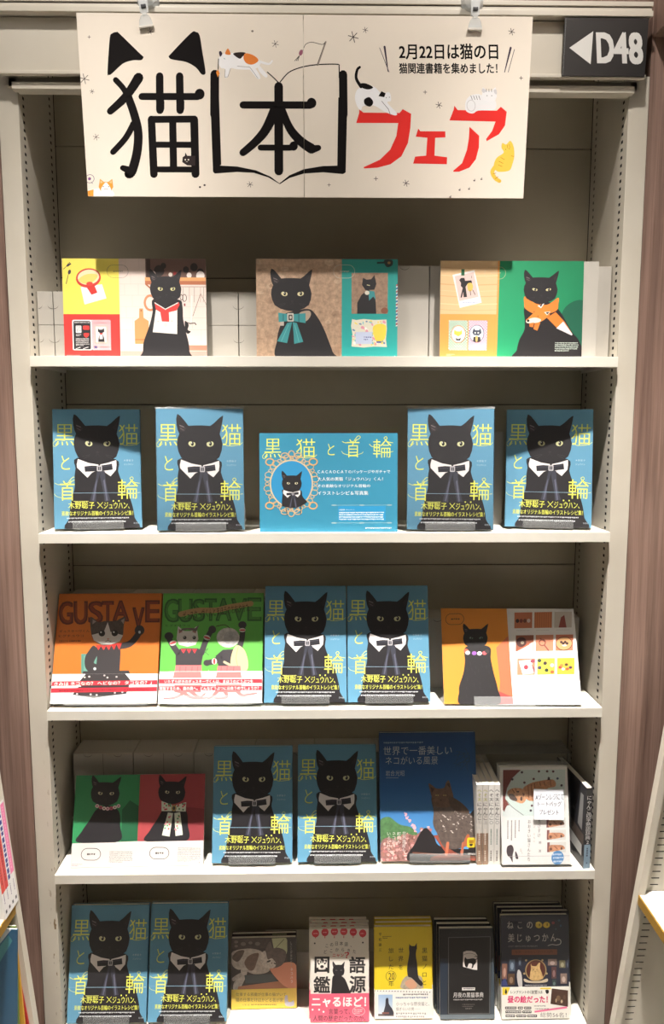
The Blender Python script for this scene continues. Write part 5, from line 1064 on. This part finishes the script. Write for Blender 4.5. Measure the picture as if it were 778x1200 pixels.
# ------------------------------------------------------------------ bottom shelf
kbook('blue cat book at the left end of bottom shelf', -.4180, .004, 5, 0, 15); kbook('blue cat book beside the sleeping cat paperback', -.2640, .004, 5, 0, 16)
def art_nap(A):
    A.full((52, 38, 34)); A.view(265, 1085, 8.19); 
    A.rect(60, 100, 610, 195, (70, 56, 52), M_PM)
    for x, y, r in ((110, 130, 20), (180, 150, 26), (250, 140, 20), (320, 150, 26), (110, 170, 18)): A.ell(x, y, r, r * .7, (110, 96, 90), 12)
    A.poly([(460, 100), (600, 95), (632, 160), (600, 260), (480, 200)], (176, 178, 140)); A.line([(500, 190), (580, 110)], 5, (60, 50, 40)); A.rect(612, 98, 700, 580, (30, 22, 22))
    A.curve([(60, 250), (110, 210), (250, 195), (360, 225), (400, 300), (440, 390), (400, 430), (280, 440), (180, 400), (120, 395), (70, 350)], (178, 166, 156), M_PM, n=5); A.curve([(190, 330), (240, 260), (330, 240), (310, 330), (280, 400), (230, 400)], (110, 84, 70), M_PM); A.curve([(70, 280), (120, 220), (190, 215), (150, 300), (110, 320)], (90, 72, 62), M_PM)
    A.curve([(160, 390), (220, 400), (190, 500), (140, 580), (80, 590), (90, 520), (150, 460)], (186, 174, 166), M_PM); A.curve([(70, 480), (150, 430), (160, 460), (90, 510)], (170, 158, 150), M_PM)
    A.poly([(190, 450), (470, 440), (520, 520), (200, 530)], (60, 66, 70)); A.poly([(130, 560), (560, 505), (640, 560), (640, 590), (120, 590)], (160, 98, 62))
    A.curve([(440, 390), (520, 370), (600, 330), (700, 360), (710, 580), (610, 570), (520, 500)], (206, 132, 102)); A.curve([(385, 240), (440, 130), (470, 190), (530, 190), (600, 230), (580, 330), (520, 375), (440, 380), (395, 320)], (96, 80, 74), M_PM, n=5); A.curve([(345, 260), (395, 220), (420, 300), (460, 290), (500, 340), (480, 380), (410, 385), (360, 340)], (196, 186, 178), M_PM)
    A.ell(430, 318, 22, 9, (40, 32, 30), 12, -20); A.ell(490, 340, 14, 6, (40, 32, 30), 10, 20); A.poly([(450, 330), (470, 335), (455, 345)], (90, 60, 60))
    A.vtext('しごとがはかどる', 652, 130, 370, 30, (160, 156, 150), 0, .7); A.vtext('ネコハラ', 655, 380, 530, 34, (226, 222, 214), .004, .8)
def art_nap_band(A):
    A.view(265, 1085, 8.19); A.uvrect(0, 0, 1, 1, (222, 190, 62)); K = (122, 96, 34)
    A.text('仕事する邪魔が仕事の猫がいて', (105, 618, 600, 652), K, .006); A.text('猫の仕事だけはかどる我が家', (105, 668, 570, 708), K, .006); A.text('大塚 健', (165, 726, 240, 746), (120, 90, 30)); A.ticks(255, 728, 500, 1, 9, 12, (120, 90, 30), seed=2, last=1)
    A.curve([(590, 650), (612, 645), (620, 700), (650, 705), (672, 690), (675, 740), (600, 745), (585, 700)], (176, 172, 190))
NQ = q(265, 1085, 8.19, (62, 98), (702, 92), (62, 782), (702, 762))
for k in (1, 0): printed_book(['yellow-banded paperback with a dozing tabby and white cat', 'second copy tucked behind the yellow-banded dozing cat paperback'][k], .1280, .1390, .010, art_nap, NQ, (52, 38, 34), -.1190, .040 + k * .0125, S5 + .0015, 1, 7, band=.720, bandcol=(222, 190, 62), artband=art_nap_band, group='copies of the dozing cat paperback')

def art_gogen(A):
    A.full((226, 220, 210)); A.view(355, 1065, 4.8625); K = (26, 24, 26); R = (206, 50, 66)
    for i in range(6): x = 62 + i * 55; A.ell(x, 128 + (4, -2, -6, -6, -2, 6)[i], 21, 22, R, 20); A.ticks(x - 12, 126 + (4, -2, -6, -6, -2, 6)[i], x + 12, 1, 5, 6, (230, 170, 170), seed=i, last=1); A.line([(x, 148), (x, 158)], 4, R)
    A.ell(58, 188, 5, 5, K, 8); A.ell(338, 186, 5, 5, K, 8)
    A.htext('この日本語、', 118, 280, 182, 25, K, .004, .85, wob=[8, 2, -4, -4, 0, 6]); A.htext('どこからきた', 110, 300, 216, 25, K, .004, .85, wob=[8, 2, -3, -3, 2, 8]); A.text('ニャン', (162, 248, 228, 266), R, .02); A.text('？', (232, 240, 258, 272), R, .02)
    A.text('図', (60, 266, 142, 354), K, .024); A.text('鑑', (54, 376, 148, 466), K, .02); A.text('語', (262, 266, 352, 356), K, .024); A.text('源', (264, 374, 356, 466), K, .022)
    A.rect(80, 290, 122, 334, (226, 220, 210)); A.ell(101, 320, 11, 9, K, 10)
    for x, y in ((84, 304), (94, 296), (106, 294), (117, 302)): A.ell(x, y, 4.5, 6, K, 8)
    A.curve([(170, 370), (160, 420), (166, 500), (270, 500), (258, 440), (226, 380)], K); cat_portrait(A, 120, 268, .235, kx=.205, body=False, eyes=(120, 120, 120), shut=.8)
def art_gogen_band(A):
    A.view(355, 1065, 4.8625); A.uvrect(0, 0, 1, 1, (222, 96, 122)); W_ = (244, 236, 234); K = (60, 24, 32)
    A.text('ニャるほど！', (44, 490, 360, 546), W_, .028); A.text('言葉って、', (142, 556, 268, 588), K, .006); A.text('人間の歴史だったのか。', (50, 594, 358, 626), K, .008)
    for x, y in ((48, 562), (86, 562), (112, 574)): A.ell(x, y, 6, 6, W_, 8)
    A.ring(318, 570, 36, 24, 3, (240, 190, 196), 20); A.ticks(292, 558, 342, 3, 10, 6, (240, 200, 204), seed=2)
QG = q(355, 1065, 4.8625, (32, 106), (372, 106), (36, 633), (380, 628))
def stackbooks(labels, n, W, H, T, art, quad, base, x, y, lean, gap, band, bandcol, artband, group, s=5, dx=(0, 0, 0, 0), yaw=0, spine=None, spine_side=1):
    for k in range(n):
        printed_book(labels[k], W, H, T, art, quad, base, x + dx[k], y + k * gap, zl(s, T, lean, .0012), yaw, lean, band=band, bandcol=bandcol, artband=artband, group=group, spine=spine, spine_side=spine_side)
O = ['second', 'third', 'fourth']
stackbooks(['pink-banded white book with a black cat and balloons, front copy'] + ['%s copy behind the pink-banded white book' % o for o in O], 4, .1130, .1760, .0085, art_gogen, QG, (226, 220, 210), .0295, .004, 9, .0094, .697, (222, 96, 122), art_gogen_band, 'copies of the pink-banded white book', dx=(0, -.002, .001, -.003))
def art_yellow(A):
    A.full((222, 196, 34)); A.view(355, 1065, 4.8625); K = (30, 26, 20)
    A.vtext('平松謙三', 427, 110, 220, 20, K, .004, .9); A.ticks(440, 132, 490, 2, 9, 5, (120, 100, 20), seed=2)
    A.vtext('旅した', 490, 200, 325, 32, K, .002, 1.05); A.text('20', (476, 342, 510, 382), K, .008); A.ring(490, 362, 29, 30, 2.5, K); A.em('年', 492, 388, 34, K, .004)
    A.vtext('世界を', 546, 200, 328, 32, K, .002, 1.0); A.vtext('黒猫ノロと', 682, 205, 418, 34, K, .004, .95)
    A.curve([(556, 435), (550, 400), (575, 365), (620, 355), (665, 370), (672, 405), (668, 435)], (172, 160, 140), M_PM); A.curve([(570, 400), (610, 380), (640, 420), (600, 435)], (200, 150, 120)); A.curve([(602, 190), (592, 200), (594, 235), (588, 275), (582, 320), (588, 365), (610, 375), (660, 420), (672, 400), (648, 370), (640, 300), (632, 245), (635, 205), (618, 205)], BLK, n=4); A.poly([(594, 180), (602, 194), (626, 194), (636, 176), (638, 210), (626, 226), (602, 226), (592, 210)], BLK)
def art_yellow_band(A):
    A.view(355, 1065, 4.8625); A.uvrect(0, 0, 1, 1, (230, 228, 222)); K = (110, 104, 104)
    P = [(398 + i * 16.6, 446 + i * .6) for i in range(21)]; 
    for p in P: A.ell(p[0], p[1] - 3, 4, 3, (60, 50, 50), 6)
    A.grad(418, 466, 500, 580, (150, 180, 214), (206, 214, 224)); A.rect(418, 576, 508, 588, (90, 80, 80)); A.curve([(462, 490), (475, 488), (480, 520), (500, 550), (505, 578), (450, 580), (458, 530)], (40, 40, 56)); A.rect(440, 566, 480, 576, (120, 70, 60))
    A.ticks(560, 462, 710, 1, 9, 9, K, seed=2, last=1); A.ticks(518, 480, 700, 1, 9, 9, (90, 110, 150), seed=3, last=1); A.text('小っちゃな野良猫と、', (520, 508, 712, 530), K, 0); A.text('猫ぎらいの男──', (520, 538, 660, 558), K, 0); A.ticks(520, 568, 690, 1, 9, 12, (160, 156, 156), seed=6, last=1); A.ticks(520, 586, 680, 1, 9, 12, (160, 156, 156), seed=7, last=1)
QY = q(355, 1065, 4.8625, (392, 76), (720, 88), (398, 606), (730, 600))
stackbooks(['yellow book with a black cat seated on a rock, front copy'] + ['%s copy behind the yellow book with the seated cat' % o for o in O], 3, .1120, .1730, .0105, art_yellow, QY, (222, 196, 34), .1530, .009, 10, .0116, .683, (230, 228, 222), art_yellow_band, 'copies of the yellow cat book', dx=(0, .003, .002))
def art_night(A):
    A.full((20, 24, 30)); A.view(505, 1065, 8.89); G_ = (92, 94, 96)
    A.rect(180, 300, 612, 1090, (14, 13, 15)); A.line([(182, 305), (610, 300), (625, 1082), (192, 1082), (182, 305)], 7, G_, cap=False); A.rect(100, 1090, 680, 1140, (96, 108, 116)); A.rect(100, 520, 178, 1090, (28, 42, 58)); A.rect(630, 520, 680, 1090, (60, 72, 82))
    A.poly([(335, 455), (370, 442), (420, 444), (460, 458), (482, 490), (484, 640), (440, 634), (335, 604)], (214, 208, 204)); A.ring(400, 580, 118, 112, 3, (34, 34, 36), 30)
    A.curve([(350, 520), (360, 508), (372, 524), (400, 524), (440, 520), (462, 530), (470, 560), (448, 590), (440, 612), (424, 620), (430, 580), (398, 572), (380, 610), (362, 606), (350, 570)], (16, 14, 16)); A.line([(462, 535), (484, 520), (470, 500), (452, 504)], 8, (16, 14, 16), 5, sm=True)
    W_ = (206, 204, 202); A.rect(330, 816, 466, 845, W_); A.ticks(345, 824, 455, 1, 8, 10, (40, 40, 40), seed=2, last=1); A.text('月夜の黒猫事典', (240, 866, 555, 918), W_, .004); A.ticks(244, 934, 550, 1, 9, 13, (170, 168, 166), seed=3, last=1); A.ticks(335, 984, 465, 2, 20, 12, (90, 84, 80), seed=4, last=.9); A.ticks(370, 1026, 440, 1, 9, 10, (120, 116, 112), seed=5, last=1)
    for i in range(14): A.ell(200 + i * 28, 262 + 10 * sin(i * 2.1), 5, 3, (56, 60, 56), 6)
QN = q(505, 1065, 8.89, (85, 215), (640, 215), (105, 1138), (680, 1134))
stackbooks(['black book with a framed prowling cat cut-out, front copy'] + ['%s copy behind the black cut-out book' % o for o in O], 3, .1060, .1700, .0120, art_night, QN, (20, 24, 30), .2765, .006, 10, .0132, None, None, None, 'copies of the black cut-out book', dx=(0, -.003, -.006))
def art_museum(A):
    A.full((26, 30, 48)); A.view(575, 1050, 7.778); W_ = (216, 214, 208)
    A.htext('ねこの', 118, 368, 212, 80, W_, .008, .8); A.htext('美じゅつかん', 128, 600, 326, 84, W_, .004, .78); A.line([(600, 380), (632, 392), (630, 425), (590, 435), (550, 430), (512, 440)], 7, W_, 4, sm=True)
    for x in (424, 498): A.ell(x, 254, 33, 28, (206, 180, 60)); A.ell(x + 6, 252, 5, 14, (30, 30, 30), 10)
    A.curve([(392, 235), (424, 222), (440, 240)], (226, 204, 90)); A.ell(562, 236, 15, 13, (150, 70, 76), 10); A.ell(618, 215, 12, 10, (50, 90, 110), 10); A.ell(634, 262, 10, 12, (44, 84, 110), 10); A.ell(588, 292, 8, 10, (60, 90, 100), 10)
    A.text('CAT ARTS EYE MUSEUM', (136, 436, 410, 450), (150, 148, 150)); A.rrect(168, 472, 600, 522, 6, (120, 66, 40)); A.text('世界一かわいいアート入門', (200, 484, 556, 508), (60, 30, 20))
    A.ell(398, 660, 100, 98, (150, 126, 84), 36); A.ell(398, 660, 90, 90, (76, 34, 24), 36); A.curve([(350, 600), (362, 620), (400, 622), (420, 600), (438, 595), (436, 640), (460, 700), (460, 740), (350, 745), (345, 690), (352, 650)], (200, 166, 110), M_PM, n=5); A.ell(375, 655, 5, 4, (60, 40, 20), 8); A.ell(408, 652, 5, 4, (60, 40, 20), 8); A.ell(392, 672, 4, 3, (120, 70, 60), 8); A.curve([(290, 735), (350, 755), (440, 755), (505, 735), (500, 765), (395, 775), (300, 765)], (190, 176, 150))
    for x, y, c in ((305, 570, 0), (460, 570, 0), (500, 690, 0), (290, 690, 0)): A.ell(x, y, 10, 10, (160, 140, 100), 10)
    for (x0, y0, x1, y1, c) in ((80, 600, 128, 740, (120, 84, 70)), (148, 560, 200, 668, (70, 84, 100)), (230, 545, 262, 620, (50, 60, 76)), (136, 690, 200, 790, (84, 60, 40)), (512, 560, 596, 618, (120, 100, 92)), (620, 570, 676, 640, (96, 92, 66)), (545, 630, 592, 735, (80, 50, 50)), (630, 690, 690, 780, (130, 110, 100)), (552, 745, 590, 800, (40, 60, 60)), (692, 570, 705, 640, (50, 60, 80))): A.rect(x0, y0, x1, y1, c); A.ell((x0 + x1) / 2, (y0 + y1) / 2 + 8, (x1 - x0) * .28, (y1 - y0) * .3, tuple(min(255, v + 50) for v in c), 12)
    A.curve([(225, 670), (240, 655), (262, 690), (272, 760), (270, 815), (240, 810), (222, 730)], (190, 186, 184)); A.poly([(80, 760), (110, 730), (140, 800), (80, 800)], (50, 60, 110)); A.ticks(295, 790, 500, 1, 9, 9, (190, 188, 184), seed=3, last=1)
def art_museum_band(A):
    A.view(575, 1050, 7.778); A.uvrect(0, 0, 1, 1, (230, 228, 220)); K = (30, 28, 28); PK = (214, 56, 110)
    A.poly([(85, 812), (160, 812), (130, 880), (88, 880)], (226, 200, 60)); A.rect(440, 815, 540, 830, (226, 200, 60)); A.text('レンブラントの', (165, 840, 340, 868), K, .01); A.text('〈夜警〉', (345, 838, 425, 872), K, .01); A.text('は', (432, 840, 462, 868), K, .01)
    A.curve([(118, 825), (130, 850), (125, 870), (112, 862)], K); A.curve([(488, 840), (515, 835), (520, 860), (500, 870)], K)
    A.text('昼の絵だった！', (138, 888, 508, 950), PK, .03)
    A.poly([(548, 822), (700, 840), (698, 985), (536, 960)], (70, 44, 34)); A.ell(610, 910, 20, 26, (110, 84, 60), 12, m=M_PM); A.ell(588, 930, 7, 18, (170, 150, 120), 8); A.ell(640, 938, 10, 16, (190, 170, 140), 8); A.ell(665, 900, 12, 20, (90, 66, 50), 8)
    for x0, y0, x1 in ((116, 985, 222), (234, 985, 282), (292, 985, 358), (120, 1020, 268), (276, 1020, 360), (122, 1056, 210), (220, 1056, 312), (320, 1056, 412)): A.rrect(x0, y0, x1, y0 + 24, 4, K); A.ticks(x0 + 8, y0 + 7, x1 - 8, 1, 9, 11, (226, 224, 220), seed=int(x0), last=1)
    A.line([(388, 1030), (690, 990)], 17, (226, 110, 150), cap=False); A.ticks(392, 1000, 520, 1, 9, 9, (110, 106, 106), seed=4, last=1); A.ticks(385, 975, 490, 1, 9, 9, (110, 106, 106), seed=5, last=1); A.text('総勢56名！', (442, 1036, 684, 1080), (80, 76, 76), -.004)
QM = q(575, 1050, 7.778, (52, 162), (702, 165), (88, 1098), (714, 1088))
stackbooks(['navy art book with yellow eyes and a framed cat, front copy', 'second copy behind the navy art book', 'third copy behind the navy art book, shifted left', 'fourth copy behind the navy art book'], 4, .1320, .1950, .0105, art_museum, QM, (26, 30, 48), .4090, .005, 10, .0116, .693, (230, 228, 220), art_museum_band, 'copies of the navy art book', dx=(0, .006, -.001, -.004))

# ------------------------------------------------------------------ what stands in the case at the left edge
def art_manga(kind):
    def f(A, w, h):
        A.full((230, 228, 226)); c = [(232, 120, 170), (34, 44, 130), (206, 60, 60), (214, 70, 60), (232, 230, 226)][kind]
        if kind in (0,): A.rect(0, h * .02, w, h * .70, c); A.ticks(w * .3, h * .05, w * .3 + h * .6, 1, 9, w * .4, (244, 170, 200), vert=True, seed=1, last=1)
        elif kind == 1: A.rect(w * .1, h * .02, w * .9, h * .72, (232, 232, 236)); A.ticks(w * .18, h * .04, w * .18 + h * .66, 1, 9, w * .75, c, vert=True, seed=2, last=1)
        elif kind in (2, 3): A.rect(0, h * .0, w, h * .76, c); A.ticks(w * .3, h * .10, w * .3 + h * .6, 1, 9, w * .4, (150, 30, 36), vert=True, seed=5, last=1)
        A.ticks(w * .35, h * .76, w * .35 + h * .12, 1, 9, w * .25, (130, 110, 140), vert=True, seed=7, last=1); A.rect(w * .3, h * .93, w * .7, h * .96, (50, 50, 50))
    return f
LM = ['comic volume with pink spine nearest the wood panel', 'comic volume with navy-lettered white spine beside the pink one', 'comic volume with red spine, third from the wood panel', 'comic volume with red spine at the photo left edge']
LZ = .655
for k in range(4):
    t = spine_book(LM[k], 0, 0, 0, .0128, .11, .190, (230, 228, 226), art_manga(k), 'comic volumes in the left bookcase', side=(228, 226, 224))
    t.rotation_euler = (0, 0, 0); M = Matrix.Translation((XL(LZ) + .001, -.0635 - .0134 * k, LZ + .0004)) @ Matrix.Rotation(RD(-5.3), 4, 'Y') @ Matrix.Rotation(RD(90), 4, 'Z')
    t.rotation_mode = 'QUATERNION'; l, r, s_ = M.decompose(); t.location = l; t.rotation_quaternion = r
MG = [('red magazine, rearmost and lowest of the fan at left edge', (176, 34, 26), -.072, .0, -7.5, -.004), ('yellow magazine between the red and green ones at left edge', (206, 158, 44), -.080, .010, -2.5, .004), ('green-edged magazine behind the teal one at left edge', (110, 140, 66), -.088, .022, 1.0, .006), ('teal and white magazine, front of the fan at left edge', (36, 92, 128), -.096, .026, 3.0, .006)]
for k, (lb, c, y, dx, roll, dz) in enumerate(MG):
    t = thing('magazine', lb, 'magazine', group='magazines in the left bookcase'); H = .262 + (0, .012, .022, .022)[k]
    place(t, XL(.33) - .006 - dx, y, .3305 + .012, 0, 0, roll)
    mb = MB(); mb.box(-.20, 0, 0, .004, 0, H, M_P, c, bev=.0006)
    if k == 3:
        A = Art(.2, H, (0, 0), (200, 0), (0, 270), (200, 270), y=-.0001); A.rect(0, 0, 200, 270, c); A.poly([(60, 0), (190, 0), (100, 120), (60, 140)], (206, 216, 222)); A.poly([(150, 60), (185, 10), (192, 20), (120, 150)], (70, 140, 150)); A.ticks(110, 190, 190, 3, 16, 12, (226, 228, 230), seed=2); A.tris = [([(p[0] - .5, *p[1:]) for p in P], n, m) for P, n, m in A.tris]; A.into(mb)
    mb.build('cover', t, recalc=False)
    mb = MB(); mb.box(-.199, -.001, .0008, .0032, .0008, H + .0004, M_PAGE); mb.build('pages', t)
